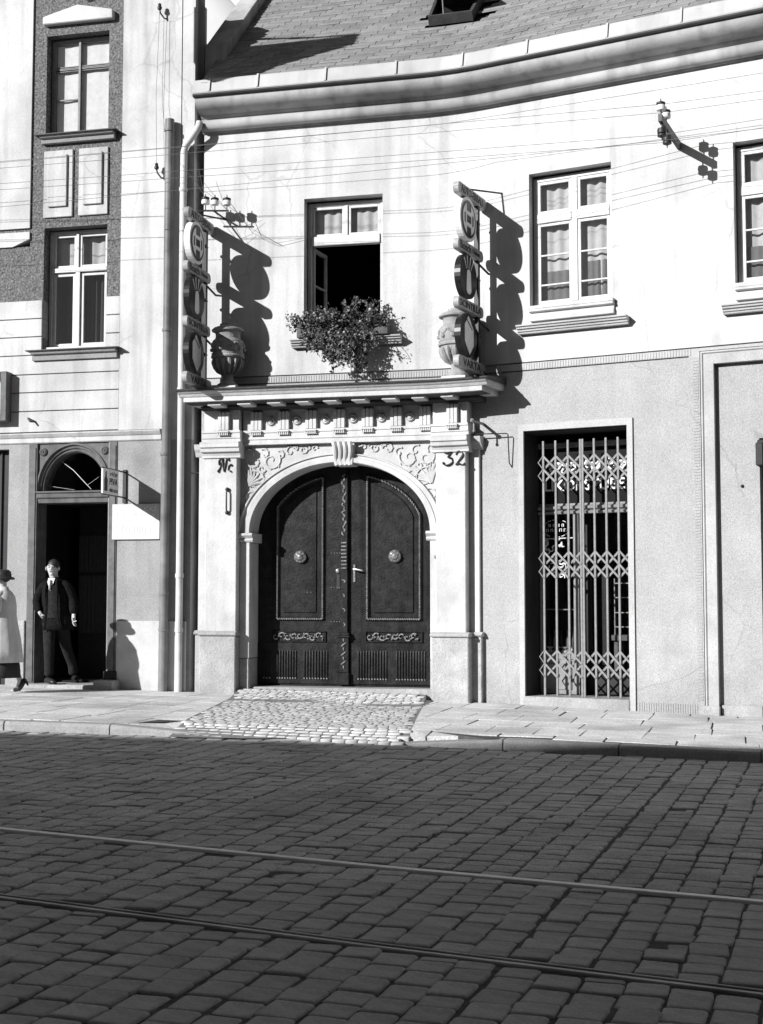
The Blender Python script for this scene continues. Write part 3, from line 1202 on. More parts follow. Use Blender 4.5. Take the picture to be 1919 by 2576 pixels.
# rendered verge wall at the left end of the roof
mb = MB()
for dd, nm in ((0, 'verge'),):
    vs = []
    for s in (-0.14, 0.19):
        vs += [W(s, -.30, 8.60), W(s, -.30, 9.16 + .30 * PT), W(s, -5.0, 9.16 + 5.0 * PT), W(s, -5.0, 8.80 + 5.0 * PT)]
    mb.add(vs, [(0, 1, 2, 3), (7, 6, 5, 4), (0, 4, 5, 1), (1, 5, 6, 2), (2, 6, 7, 3), (3, 7, 4, 0)])
mb.build('verge_wall', cornice_m, house, bevel=0.01)

# skylight standing open
sk = holder('skylight', house)


def rbox(mb, s0, s1, d0, d1, h0, h1):
    nrm = lambda s: axes(s)[1] * math.sin(rad(43)) + UP * math.cos(rad(43))
    vs = [on_roof(s, d) + nrm(s) * h for s in (s0, s1) for d in (d0, d1) for h in (h0, h1)]
    return mb.add(vs, [(0, 1, 3, 2), (4, 6, 7, 5), (0, 4, 5, 1), (2, 3, 7, 6), (0, 2, 6, 4), (1, 5, 7, 3)])


mb = MB()
rbox(mb, 3.10, 3.66, 1.42, 1.46, 0, .14)
rbox(mb, 3.10, 3.14, 1.46, 2.2, 0, .13)
rbox(mb, 3.62, 3.66, 1.46, 2.2, 0, .13)
rbox(mb, 3.14, 3.62, 2.16, 2.2, 0, .13)
mb.build('kerb_frame', dark_metal, sk)
rbox(MB(), 3.14, 3.62, 1.46, 2.16, .0, .015).build('opening', dead_black, sk)
n_ = axes(3.4)[1] * math.sin(rad(43)) + UP * math.cos(rad(43))
mb = MB()
h0 = [on_roof(s, 2.2) + n_ * .15 for s in (3.06, 3.70)]
h1 = [on_roof(s, 1.62) + n_ * .52 for s in (3.06, 3.70)]
k_ = (h1[0] - h0[0]).cross(h0[1] - h0[0]).normalized() * 0.03
vs = h0 + h1[::-1]
mb.add(vs + [p + k_ for p in vs], [(0, 1, 2, 3), (7, 6, 5, 4), (0, 4, 5, 1), (1, 5, 6, 2), (2, 6, 7, 3), (3, 7, 4, 0)])
mb.build('lid', dark_metal, sk)
MB().tube([on_roof(3.30, 1.45) + n_ * .12, (h1[0] * .62 + h1[1] * .38)], 0.012).build('stay', steel_paint, sk)

# white rain pipe with its swan neck
rp = holder('rain_pipe', house)
MB().tube([W(-.03, .17, 8.14), W(-.035, .19, 8.07), W(-.06, .20, 8.02), W(-.17, .16, 7.91), W(-.245, .14, 7.84), W(-.275, .13, 7.74),
           W(-.28, .13, 7.0), W(-.28, .13, 4.0), W(-.28, .13, 0.12)], 0.05, 12).build('pipe', pipe_white, rp, smooth=True)
for z in (7.2, 4.35, 1.75, 1.0):
    MB().lathe(W(-.28, .13, z), [(.052, -.03), (.06, -.028), (.06, .028), (.052, .03)], 14).build('collar', pipe_white, rp, smooth=True)

# ------------------------------------------------------------------ carved gateway
port = holder('stone_gateway', house)
HC, HZ, HA, HB = 1.988, 2.335, 1.264, 0.945
zp = lambda s: gz(W(s).x) + 0.08
for (a, b, k) in ((0.12, 0.577, 0), (3.365, 3.80, 1)):
    MB().box(a, b, -0.05, 0.20, 0.94, 3.40).build('pillar_shaft', stone_white, port, bevel=0.012)
    pl = MB().box(a - .065 if k == 0 else a - .06, b + .005 if k == 0 else b + .045, -0.05, 0.235, zp(a) - .2, 0.925)
    pl.build('pillar_plinth', stone_grey, port, bevel=0.015)
    MB().ext([(-.05, .925), (.245, .925), (.262, .94), (.262, .965), (.21, .992), (-.05, .992)], a - .075, b + (.015 if k == 0 else .055)).build('plinth_moulding', stone_grey, port, bevel=0.006)
    MB().ext([(-.05, 3.365), (.222, 3.365), (.222, 3.385), (.21, 3.39), (.235, 3.44), (.27, 3.447), (.28, 3.50), (.305, 3.507), (.305, 3.555), (.31, 3.575), (.27, 3.585), (-.05, 3.585)],
             a - .055, b + .055).build('capital', stone_white, port, bevel=0.004)
# narrow strips behind the pillars
for (a, b, e) in ((-.03, .118, -.03), (3.802, 3.945, .03)):
    MB().box(a, b, -.05, .065, 0.95, 3.40).build('rear_strip', stone_white, port, bevel=0.006)
    MB().box(min(a, a + e), max(b, b + e), -.05, .09, zp(a) - .2, 0.93).build('rear_plinth', stone_grey, port, bevel=0.01)
    MB().ext([(-.05, .932), (.095, .932), (.125, .955), (.07, .995), (-.05, .995)], min(a, a + e * 1.5), max(b, b + e * 1.5)).build('rear_moulding', stone_grey, port, bevel=0.004)
    MB().ext([(-.05, 3.40), (.07, 3.40), (.10, 3.46), (.13, 3.50), (.15, 3.57), (-.05, 3.585)], min(a, a + e * 1.6), max(b, b + e * 1.6)).build('rear_capital', stone_white, port, bevel=0.004)
# spandrels round the arch
top = 3.545
mb = MB()
el = arcpts(HC, HZ, HA + .15, HB + .115, 0, PI, 48)
for (sa, za), (sb, zb) in zip(el, el[1:]):
    mb.prism([(sa, za), (sa, top), (sb, top), (sb, zb)][::-1], -0.30, 0.042)
mb.box(0.578, el[-1][0], -0.30, 0.042, HZ, top)
mb.box(el[0][0], 3.364, -0.30, 0.042, HZ, top)
bmw = mb.build('spandrel', stone_dull, port, fix=True)
# archivolt
prof = [(0, -.31), (0, .075), (.012, .088), (.085, .088), (.092, .072), (.135, .068), (.142, .092), (.162, .092), (.17, .05), (.17, -.31)]
mb = MB()
N = 56
vs = []
for i in range(N + 1):
    t = PI * i / N
    for d, o in prof:
        vs.append(W(HC + (HA + d) * math.cos(t), o, HZ + (HB + d * 0.78) * math.sin(t)))
n = len(prof)
mb.add(vs, [(i * n + k, i * n + (k + 1) % n, (i + 1) * n + (k + 1) % n, (i + 1) * n + k) for i in range(N) for k in range(n)])
mb.build('archivolt', stone_white, port, fix=True)
for (a, b, e) in ((0.578, HC - HA, 1), (HC + HA, 3.364, -1)):
    MB().box(a, b, -.31, .075, 0.62, 2.205).build('jamb', stone_white, port, bevel=0.008)
    MB().box(a, b, -.31, .085, zp(a) - .2, 0.618).build('jamb_base', stone_grey, port, bevel=0.012)
    pr = [(-.31, 2.206), (.08, 2.206), (.10, 2.23), (.10, 2.245), (.085, 2.255), (.125, 2.29), (.135, 2.30), (.135, 2.325), (.10, 2.334), (-.31, 2.334)]
    MB().ext(pr, a + (0 if e > 0 else -.05), b + (.05 if e > 0 else 0)).build('impost', stone_white, port, bevel=0.003)
# keystone with fluted scrolls
mb = MB()
mb.prism([(1.90, 3.555), (1.93, 3.24), (2.19, 3.24), (2.22, 3.555)], -.2, .10)
ks = mb.build('keystone', stone_white, port, bevel=0.01)
mb = MB()
for k in range(4):
    s = 1.945 + k * 0.075
    pts = []
    for q in range(13):
        t = q / 12
        pts.append(W(s + (2.06 - s) * 0.18 * t + 0.012 * math.sin(t * 2 * PI), .13 + .055 * math.cos(t * PI * 1.15), 3.545 - .31 * t))
    mb.tube(pts, [.034 - .006 * (q / 12) for q in range(13)], 8)
mb.build('scroll', stone_white, port, smooth=True)

# acanthus relief in the spandrels
mb = MB()


def swirl(c, r0, turns, a0, sgn, th):
    pts = []
    for q in range(22):
        t = q / 21
        r = r0 * (1 - t * .85)
        a = a0 + sgn * turns * 2 * PI * t
        pts.append(W(c[0] + r * math.cos(a), .05, c[1] + r * math.sin(a)))
    mb.tube(pts, [th * (1 - .5 * q / 21) for q in range(22)], 5)
    for q in range(3, 17, 3):
        o = pts[q] - W(c[0], .05, c[1])
        o.normalize()
        t_ = (pts[q + 1] - pts[q]).normalized()
        L_ = r0 * .34 * (1 - q / 24)
        mb.tube([pts[q], pts[q] + o * L_ * .5 + t_ * L_ * .45, pts[q] + o * L_ * .75 + t_ * L_ * 1.1], [th * .7, th * .85, th * .25], 5)


for m_ in (1, -1):
    mb = MB()
    cx = lambda s: HC + m_ * (HC - s)
    for (s, z, r, tn, a0, g) in ((.80, 3.05, .15, 1.1, 1.2, 1), (.72, 2.82, .09, 1.0, 2.0, -1), (1.02, 3.33, .14, 1.15, 2.6, 1), (1.30, 3.45, .09, 1.0, 3.0, -1),
                                 (1.48, 3.47, .06, 1.0, 3.0, 1), (1.64, 3.48, .045, .9, 3, -1), (.98, 3.13, .09, .8, .5, -1), (.78, 3.33, .12, .8, .2, -1), (.72, 2.66, .06, .9, 1.5, 1), (1.15, 3.40, .07, .9, 1.0, 1), (.88, 3.22, .06, 1.0, 3.4, 1), (.92, 3.42, .08, .8, 1.0, 1), (.70, 3.45, .07, .9, 4.0, -1), (1.38, 3.49, .04, .8, 0, 1), (1.56, 3.50, .035, .8, 0, -1), (.66, 3.16, .05, .8, 2, 1), (.86, 2.93, .05, .9, 5, 1)):
        swirl((cx(s), z), r, tn, a0 if m_ > 0 else PI - a0, g * m_, .014)
    for k in range(7):
        a = 0.25 + k * .26
        p = [W(cx(.69 + .02 + q * .055 * math.cos(a) - .03 * q * q * .2 * math.sin(a) * .5), .048, 2.98 + q * .062 * math.sin(a) + .012 * math.sin(q)) for q in range(6)]
        mb.tube(p, [.02, .024, .022, .018, .012, .005], 5)
    mb.build('relief', stone_dull, port, smooth=True)

# entablature
MB().ext([(-.05, 3.546), (.125, 3.546), (.125, 3.612), (.138, 3.616), (.138, 3.70), (.152, 3.706), (.152, 3.742), (-.05, 3.742)], 0.634, 3.305).build('architrave', stone_white, port, bevel=0.003)
for a, b in ((.075, .632), (3.307, 3.855)):
    MB().ext([(-.05, 3.587), (.225, 3.587), (.225, 3.63), (.24, 3.635), (.24, 3.705), (.255, 3.71), (.255, 3.742), (-.05, 3.742)], a, b).build('architrave', stone_white, port, bevel=0.003)
    MB().box(a + .02, b - .03, -.05, .205, 3.7425, 4.03).build('frieze', stone_white, port, bevel=0.004)
MB().box(.625, 3.325, -.05, .10, 3.7425, 4.03).build('frieze', stone_white, port)
tri_mesh = None
TS = [(0.39, .206), (.83, .101), (1.222, .101), (1.612, .101), (2.01, .101), (2.406, .101), (2.80, .101), (3.20, .101), (3.62, .206)]
for (s, o) in TS:
    mb = MB()
    for k in (-1, 0, 1):
        c = s + k * .054
        mb.prism([(c - .024, 3.745), (c + .024, 3.745), (c + .024, 3.985), (c + .012, 4.0), (c - .012, 4.0), (c - .024, 3.985)], o, o + .055)
    mb.box(s - .085, s + .085, o, o + .028, 3.745, 4.0)
    mb.build('triglyph', stone_white, port, bevel=0.003)
    mb = MB().box(s - .083, s + .083, o + .05, o + .085, 3.712, 3.73)
    for k in range(6):
        mb.lathe(W(s - .069 + k * .0276, o + .07, 3.672), [(.012, 0), (.007, .04)], 6)
    mb.build('gutta', stone_white, port)
for s in (1.028, 1.401, 1.806, 2.196, 2.588, 2.985, 3.388 - .03, .645 + .01):
    if s < .7:
        continue
    u, nn = axes(s)
    mb = MB().lathe(W(s, .098, 3.868), [(.062, 0), (.062, .02), (.05, .034), (.042, .022), (.03, .022), (.026, .04), (.012, .046)], 14, axis=nn)
    mb.build('rosette', stone_white, port, smooth=True)
# cornice: bed mould, mutules, corona, crown
E0, E1 = -.13, 4.29
MB().ext([(-.05, 4.031), (.225, 4.031), (.25, 4.06), (.25, 4.085), (-.05, 4.085)], .06, 4.03).build('bed_mould', cornice_shade, port, bevel=0.003)  # its shade is put into the dark colour
for s in (.35, .775, 1.197, 1.59, 1.98, 2.372, 2.785, 3.185, 3.63):
    MB().box(s - .095, s + .095, .22, .515, 4.052, 4.098).build('mutule', stone_white, port, bevel=0.004)
MB().ext([(-.05, 4.0985), (.56, 4.0985), (.575, 4.102), (.575, 4.166), (-.05, 4.166)], E0 + .06, E1 - .08).build('corona', stone_white, port, bevel=0.003)
MB().box(E0 + .07, E1 - .09, .26, .565, 4.0925, 4.0982).build('soffit_shade', cornice_shade, port)  # thin dark sheet painting the shade under the corona
MB().box(.07, 4.02, -.04, .222, 4.0252, 4.0305).build('soffit_shade', cornice_shade, port)  # thin dark sheet painting the shade above the frieze
MB().ext([(-.05, 4.1665), (.585, 4.1665), (.60, 4.185), (.61, 4.20), (.635, 4.215), (.655, 4.235), (.655, 4.243), (-.05, 4.243)], E0, E1).build('crown_mould', stone_white, port, bevel=0.002)
MB().ext([(-.05, 4.2435), (.68, 4.2435), (.685, 4.262), (.66, 4.27), (.0, 4.335), (-.05, 4.335)], E0 - .03, E1 + .03).build('lead_cover', dark_metal, port)

# house number in scrolled strokes: Nr on the left pillar, 32 on the right


def stroke(pts, th, s0, z0, sx, sz, off, mb):
    P, k = [], 10
    for i in range(len(pts) - 1):
        p0, p1, p2, p3 = pts[max(i - 1, 0)], pts[i], pts[i + 1], pts[min(i + 2, len(pts) - 1)]
        for q in range(k):
            t = q / k
            f = lambda a, b, c, d: .5 * (2 * b + (c - a) * t + (2 * a - 5 * b + 4 * c - d) * t * t + (3 * b - a - 3 * c + d) * t ** 3)
            P.append((f(p0[0], p1[0], p2[0], p3[0]), f(p0[1], p1[1], p2[1], p3[1])))
    P.append(pts[-1])
    L = len(P)
    rs = [th * (.55 + .75 * abs(math.sin(PI * (i / L) * (len(pts) - 1) / 2.3))) for i in range(L)]
    mb.tube([W(s0 + x * sx, off, z0 + y * sz) for x, y in P], rs, 6)


nb = MB()
stroke([(.10, .02), (.02, .12), (.12, .30), (.30, .85), (.22, 1.0), (.08, .85), (.10, .55)], .011, .300, 3.16, .225, .20, .212, nb)
stroke([(.24, 1.0), (.34, .55), (.42, .08)], .013, .300, 3.16, .225, .20, .212, nb)
stroke([(.42, .08), (.50, .6), (.56, .95), (.68, .98), (.70, .82)], .010, .300, 3.16, .225, .20, .212, nb)
stroke([(.66, .15), (.70, .45), (.76, .50)], .009, .300, 3.16, .225, .20, .212, nb)
stroke([(.74, .47), (.84, .56), (.90, .46)], .011, .300, 3.16, .225, .20, .212, nb)
stroke([(.78, .08), (.84, .10)], .014, .300, 3.16, .225, .20, .212, nb)
nb.build('house_number', iron, port, smooth=True)
nb = MB()
stroke([(.06, .93), (.20, .88), (.42, .95), (.26, .62), (.40, .50), (.44, .22), (.24, .02), (.04, .12), (.06, .26)], .012, 3.465, 3.185, .33, .19, .212, nb)
stroke([(.60, .72), (.66, .95), (.82, .95), (.90, .72), (.78, .42), (.60, .08), (.72, .12), (.88, .02), (1.0, .12)], .012, 3.465, 3.185, .33, .19, .212, nb)
nb.build('house_number', iron, port, smooth=True)
nb = MB().tube([W(.442, .235, 2.63), W(.442, .25, 2.66), W(.442, .25, 2.89), W(.442, .235, 2.92)], .012)
nb.ball(W(.442, .22, 2.93), .03).ball(W(.442, .22, 2.61), .03)
nb.build('boot_bar', iron, port, smooth=True)
MB().ball(W(3.345, .11, 1.985), .03).build('stud', steel_paint, port, smooth=True)
MB().tube([W(-.22, .03, 3.185), W(.11, .06, 3.18)], .009).build('tie_rod', iron, port)
MB().tube([W(3.85, .13, 3.60), W(4.36, .10, 3.585), W(4.372, .10, 3.57), W(4.372, .06, 3.20), W(4.39, .02, 3.15)], .008).build('cable_arm', iron, port)
mb = MB().tube([W(3.99, .02, 3.74), W(3.99, .42, 3.74)], .02, 8).tube([W(3.99, .36, 3.74), W(3.99, .36, 3.62)], .014)
mb.ball(W(3.99, .42, 3.74), .03).ball(W(3.99, .36, 3.61), .022)
mb.build('lamp_hook', steel_paint, port, smooth=True)

# ------------------------------------------------------------------ carriage door
cd = holder('carriage_door', house)
DO = -0.30


def arch_z(s, d=0.0):
    a, b = HA - d, HB - d * .8
    t = 1 - ((s - HC) / a) ** 2
    return HZ + b * math.sqrt(max(0, t))


def arch_poly(s0, s1, z0, d=0.0, n=14):
    pts = [(s0, z0), (s1, z0)]
    for i in range(n + 1):
        s = s1 + (s0 - s1) * i / n
        pts.append((s, arch_z(s, d)))
    return pts


MB().prism(arch_poly(HC - HA + .001, 2.018, .235), DO - .06, DO).build('leaf', door_wood, cd)
MB().prism(arch_poly(2.026, HC + HA - .001, .235), DO - .06, DO - .004).build('leaf', door_wood, cd)
MB().box(HC - HA, HC + HA, DO - .12, DO - .062, .05, 3.2).build('backing', dead_black, cd)


def panel_outline(s0, s1, z0, d, n=16):
    return arch_poly(s0, s1, z0, d, n)


for (a, b) in ((.985, 1.695), (2.275, 3.065)):
    d_ = .135
    out = panel_outline(a, b, 1.125, d_)
    inn = panel_outline(a + .055, b - .055, 1.18, d_ + .06)
    mb = MB()
    n = len(out)
    L0, L1, L2 = [W(s, DO + .004, z) for s, z in out], [W((s + p) / 2, DO + .035, (z + q) / 2) for (s, z), (p, q) in zip(out, inn)], [W(s, DO + .006, z) for s, z in inn]
    mb.add(L0 + L1 + L2, [(r * n + i, r * n + (i + 1) % n, (r + 1) * n + (i + 1) % n, (r + 1) * n + i) for r in (0, 1) for i in range(n)])
    mb.build('panel_moulding', door_wood, cd, smooth=True)
    inn2 = panel_outline(a + .115, b - .115, 1.235, d_ + .12)
    MB().prism(inn2, DO - .01, DO + .016).build('panel', door_wood, cd, bevel=0.012)
    # twisted rope bead along the moulding
    mb = MB()
    path = [((s + p) / 2, (z + q) / 2) for (s, z), (p, q) in zip(out, inn)]
    path.append(path[0])
    for (s, z), (p, q) in zip(path, path[1:]):
        L = math.hypot(p - s, q - z)
        m_ = max(1, int(L / .03))
        for k in range(m_):
            t0, t1 = k / m_, (k + .75) / m_
            dx, dz = (p - s) / L, (q - z) / L
            P0 = W(s + (p - s) * t0 - dz * .009, DO + .035, z + (q - z) * t0 + dx * .009)
            P1 = W(s + (p - s) * t1 + dz * .009, DO + .039, z + (q - z) * t1 - dx * .009)
            mb.tube([P0, P1], .0085, 4)
    tag(mb.build('rope_bead', door_edge, cd, fix=False), kind='stuff')
for (a, b) in ((.925, 1.712), (2.272, 3.072)):
    rect(MB(), a, b, .835, .985, DO, DO + .022, .014).build('carved_panel', door_wood, cd, bevel=0.003)
    mb = MB()
    r_ = random.Random(int(a * 100))
    s = a + .06
    k = 0
    while s < b - .05:
        zc = .91 + .012 * math.sin(k * 1.9)
        pts = []
        for q in range(12):
            t = q / 11
            rr_ = .046 * (1 - .75 * t)
            ang = (PI * .2 + t * 4.6) * (1 if k % 2 else -1)
            pts.append(W(s + rr_ * math.cos(ang), DO + .012, zc + rr_ * math.sin(ang)))
        mb.tube(pts, [.013 * (1 - .5 * q / 11) for q in range(12)], 5)
        for q in range(3):
            an = r_.uniform(0, 6.3)
            c = (s + .045 + r_.uniform(-.02, .02), .91 + r_.uniform(-.04, .04))
            mb.tube([W(c[0] - .02 * math.cos(an), DO + .01, c[1] - .02 * math.sin(an)), W(c[0], DO + .02, c[1]), W(c[0] + .02 * math.cos(an), DO + .01, c[1] + .02 * math.sin(an))], [.004, .011, .004], 5)
        s += .088
        k += 1
    mb.build('carving', door_edge, cd, smooth=True)
for (a, b, fl) in ((HC - HA + .002, 1.90, ((.80, .93), (1.0, 1.305), (1.39, 1.755))), (2.055, HC + HA - .002, ((2.16, 2.59), (2.70, 3.125)))):
    MB().box(a, b, DO + .0005, DO + .022, .26, .828).build('kick_board', door_wood, cd, bevel=0.006)
    mb = MB()
    for (p, q) in fl:
        m_ = int((q - p) / .037)
        for k in range(m_):
            s = p + (q - p) * (k + .5) / m_
            mb.tube([W(s, DO + .022, .345), W(s, DO + .026, .36), W(s, DO + .026, .70), W(s, DO + .022, .715)], .013, 6)
    mb.build('reeding', door_wood, cd, smooth=True)
    mb = MB()
    for (p, q) in fl:
        m_ = int((q - p) / .037)
        for k in range(m_):
            mb.ball(W(p + (q - p) * (k + .5) / m_, DO + .03, .335), .013, 6)
    tag(mb.build('bead', door_edge, cd, smooth=True), kind='stuff')
# carved meeting post
MB().box(1.925, 2.03, DO + .0005, DO + .05, .96, 3.135).box(1.905, 2.05, DO + .0235, DO + .065, .42, .90).box(1.895, 2.06, DO + .0235, DO + .085, .255, .42) \
    .box(1.89, 2.065, DO + .0005, DO + .085, .90, .93).box(1.90, 2.055, DO + .0005, DO + .075, .93, .965).build('meeting_post', door_wood, cd, bevel=0.008)
mb = MB()
z = 1.05
k = 0
while z < 3.10:
    w_ = .03 if not 1.85 < z < 2.25 else .038
    pts = [W(1.977 + w_ * (.6 + .4 * math.sin(k * 2.3)) * math.sin(q / 6 * PI * (1.1 + .5 * math.sin(k * 1.7)) + k * PI), DO + .053, z + .009 * q) for q in range(7)]
    if z > 2.25:
        mb.tube(pts, [.004, .010, .014, .013, .011, .008, .004], 5)
    elif z < 1.8 and k % 4 == 0:
        mb.tube(pts, [.003, .007, .009, .009, .007, .005, .003], 5)
    else:
        if 1.85 < z < 2.25:
            mb.tube([W(1.94, DO + .054, z), W(2.015, DO + .054, z)], .011, 6)
    z += .05
    k += 1
for q in range(7):
    z = .47 + q * .062
    mb.tube([W(1.965 + .02 * (-1) ** q, DO + .066, z), W(1.98, DO + .074, z + .025), W(1.992 - .02 * (-1) ** q, DO + .066, z + .05)], [.005, .012, .005], 5)
mb.build('post_carving', door_edge, cd, smooth=True)
for s in (1.345, 2.692):
    u, nn = axes(s)
    kb = MB().lathe(W(s, DO + .015, 2.01), [(.085, 0), (.09, .012), (.086, .03), (.07, .045), (.055, .05), (.05, .075), (.03, .095), (.008, .10)], 18, axis=nn)
    for q in range(9):
        a = q * 2 * PI / 9
        kb.ball(W(s + .063 * math.cos(a), DO + .06, 2.01 + .063 * math.sin(a)), .02, 6)
    kb.ball(W(s - .02, DO + .105, 2.02), .016, 6).ball(W(s + .02, DO + .105, 2.02), .016, 6)
    kb = kb.build('knocker', brass, cd, smooth=True)
MB().lathe(W(1.886, DO + .0, 1.815), [(.032, 0), (.034, .02), (.024, .03), (.026, .05), (.012, .06)], 14, axis=axes(1.9)[1]).build('door_knob', brass, cd, smooth=True)
MB().box(1.862, 1.91, DO + .0005, DO + .008, 1.56, 1.77).build('lock_plate', iron, cd, bevel=0.003)
MB().box(2.10, 2.13, DO + .0005, DO + .012, 1.66, 1.90).build('lock_plate', door_edge, cd, bevel=0.003)
MB().tube([W(2.115, DO + .01, 1.835), W(2.12, DO + .07, 1.835), W(2.15, DO + .08, 1.832), W(2.25, DO + .078, 1.815)], .013, 8).build('door_handle', brass, cd, smooth=True)
mb = MB()
for z in (2.06, 1.585, 1.115):
    for s in (1.79, 1.83, 1.87, 1.905):
        mb.ball(W(s, DO + .003, z + (s - 1.85) * .0), .009, 6)
for p in ((1.45, 1.52), (1.50, 1.52)):
    mb.ball(W(p[0], DO + .018, p[1]), .010, 6)
tag(mb.build('stud', brass, cd), kind='stuff')
MB().box(HC - HA, HC + HA, -.36, .02, -.1, .228).build('threshold', stone_grey, cd, bevel=0.01)

# ------------------------------------------------------------------ shop doorway with its folding grille
sf = holder('shop_front', house)
mb = MB()
mb.prism([(4.487, 3.70), (4.558, 3.612), (5.947, 3.612), (6.02, 3.70)], .0125, .032)
mb.prism([(4.487, .05), (4.558, .05), (4.558, 3.611), (4.487, 3.70)], .0125, .032)
mb.prism([(5.947, .0), (6.02, .0), (6.02, 3.70), (5.947, 3.611)], .0125, .038)
mb.build('architrave', trim_grey, sf)
MB().box(4.535, 5.95, -.45, .055, -.1, .178).build('door_sill', stone_grey, sf, bevel=0.014)
MB().box(4.45, 4.56, -.9, -.41, -.1, 3.7).box(5.945, 6.05, -.9, -.41, -.1, 3.7).box(4.45, 6.05, -.9, -.41, 3.61, 3.72).build('reveal', room_m, sf)
MB().box(4.561, 4.574, -.40, -.012, .179, 3.606).box(4.5745, 5.944, -.40, -.012, 3.594, 3.606).build('reveal_shade', frame_dark, sf)  # dark sheets over the left and upper reveal, their colour standing for its shade
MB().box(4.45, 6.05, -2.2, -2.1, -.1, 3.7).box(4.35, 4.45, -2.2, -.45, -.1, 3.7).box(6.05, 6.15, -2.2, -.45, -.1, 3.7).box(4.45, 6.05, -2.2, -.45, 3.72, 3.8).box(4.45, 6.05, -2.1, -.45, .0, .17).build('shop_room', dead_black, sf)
SO = -.50
MB().box(4.57, 5.94, SO - .06, SO + .03, 3.425, 3.50).box(4.57, 5.94, SO - .06, SO + .055, 3.465, 3.49).build('head_rail', frame_grey, sf, bevel=0.004)
MB().ext([(SO - .06, 2.545), (SO + .05, 2.545), (SO + .06, 2.575), (SO + .02, 2.59), (SO + .065, 2.61), (SO + .07, 2.64), (SO + .03, 2.66), (SO + .02, 2.685), (SO - .06, 2.685)], 4.57, 5.94).build('transom', frame_grey, sf, bevel=0.003)
MB().box(4.57, 5.94, SO - .05, SO - .01, 2.686, 3.424).build('name_glass', name_m, sf)
MB().box(5.05, 5.125, SO - .06, SO + .03, .18, 2.544).box(4.575, 4.60, SO - .06, SO + .02, .18, 2.544).build('mullion', frame_grey, sf, bevel=0.005)
MB().box(4.601, 5.049, SO - .05, SO - .0, .18, .64).box(4.601, 5.049, SO - .05, SO + .02, .64, .70).box(4.64, 5.01, SO - .01, SO + .014, .24, .58).build('stall_riser', frame_grey, sf, bevel=0.005)
MB().box(4.601, 5.049, SO - .03, SO - .024, .70, 2.544).build('display_pane', glass, sf)
MB().box(5.126, 5.20, SO - .30, SO - .25, .18, 2.544).box(5.86, 5.94, SO - .30, SO - .25, .18, 2.544).box(5.20, 5.86, SO - .30, SO - .25, .18, .50).build('door_leaf', black_wood, sf)
MB().box(5.20, 5.86, SO - .285, SO - .28, .50, 2.54).build('door_pane', glass, sf)
MB().box(5.14, 5.20, SO - .02, SO + .0, 2.14, 2.30).build('notice_card', sign_pale, sf)
u_, n_w = axes(5.2)
mb = MB()
lettering(mb, 'LIKÖRSTUBE', W(5.20, SO - .009, 2.945), u_, UP, n_w, 1.10, .185, .006, bold=.018)
mb.build('shop_lettering', letter_white, sf, fix=False)
# the upper line is a swash script that cannot be read: loops and strokes of its rhythm
mb = MB()
r_ = random.Random(5)
s = 4.68
while s < 5.80:
    if 5.14 < s < 5.22:
        s += .05
        continue
    pts = [W(s + .035 * math.sin(q * .9 + s * 7), SO - .004, 3.09 + .016 * q + .012 * math.sin(q + s * 30)) for q in range(10)]
    mb.tube(pts, [.006, .012, .018, .02, .016, .012, .016, .02, .014, .006], 5)
    mb.ball(W(s + r_.uniform(-.02, .03), SO - .004, 3.1 + r_.random() * .17), .018, 6)
    s += r_.uniform(.055, .085)
mb.build('shop_script', letter_white, sf, smooth=True)
# faded oval and lines on the display pane
mb = MB()
for q in range(16):
    if q % 4 == 3:
        continue
    a0, a1 = q * PI / 8, q * PI / 8 + .28
    mb.tube([W(4.80 + .19 * math.cos(a), SO - .02, 2.36 + .115 * math.sin(a)) for a in (a0, (a0 + a1) / 2, a1)], .005, 4)
for (z, n_, w_) in ((2.40, 4, .02), (2.335, 5, .026)):
    for k in range(n_):
        s = 4.80 + (k - (n_ - 1) / 2) * .062
        mb.tube([W(s - w_ / 2, SO - .02, z - .018), W(s - w_ / 2, SO - .02, z + .018), W(s + w_ / 2, SO - .02, z + .018), W(s + w_ / 2, SO - .02, z - .018)], .006, 4)
mb.tube([W(4.63, SO - .02, 2.225), W(5.03, SO - .02, 2.23)], .007, 4)
for k in range(26):
    s, z = r_.uniform(4.64, 4.92), r_.uniform(1.70, 2.18)
    a = r_.uniform(0, 6)
    mb.tube([W(s + .035 * math.cos(a + q * .5), SO - .02, z + .035 * math.sin(a + q * .5)) for q in range(7)], [.004, .008, .011, .012, .011, .008, .004], 4)
mb.build('pane_lettering', letter_white, sf, fix=False)
# goods behind the glass
for k in range(5):
    s = 4.64 + k * .085
    b = MB().lathe(W(s, SO - .16, .72), [(.028, 0), (.03, .01), (.03, .17), (.012, .22), (.011, .28), (.014, .29)], 10)
    b.build('bottle', (iron, sign_face, frame_dark, pipe_grey, iron)[k], sf, smooth=True)
MB().box(4.62, 5.04, SO - .30, SO - .06, .70, .715).box(4.62, 5.04, SO - .30, SO - .08, 1.28, 1.295).build('display_shelf', frame_grey, sf)
for k in range(4):
    MB().lathe(W(4.66 + k * .1, SO - .13, .715), [(.045, 0), (.05, .02), (.02, .05), (.05, .075), (.052, .08)], 10).build('dish', porcelain, sf, smooth=True)
mb = MB()
for z in (1.05, 1.24, 1.44, 1.63):
    mb.box(5.42, 5.93, SO - .62, SO - .55, z, z + .012)
mb.box(5.41, 5.425, SO - .62, SO - .55, .9, 1.7)
mb.build('shop_shelf', brass, sf)
MB().box(5.28, 5.33, SO - .5, SO - .45, .55, 1.75).build('shop_post', sign_pale, sf)
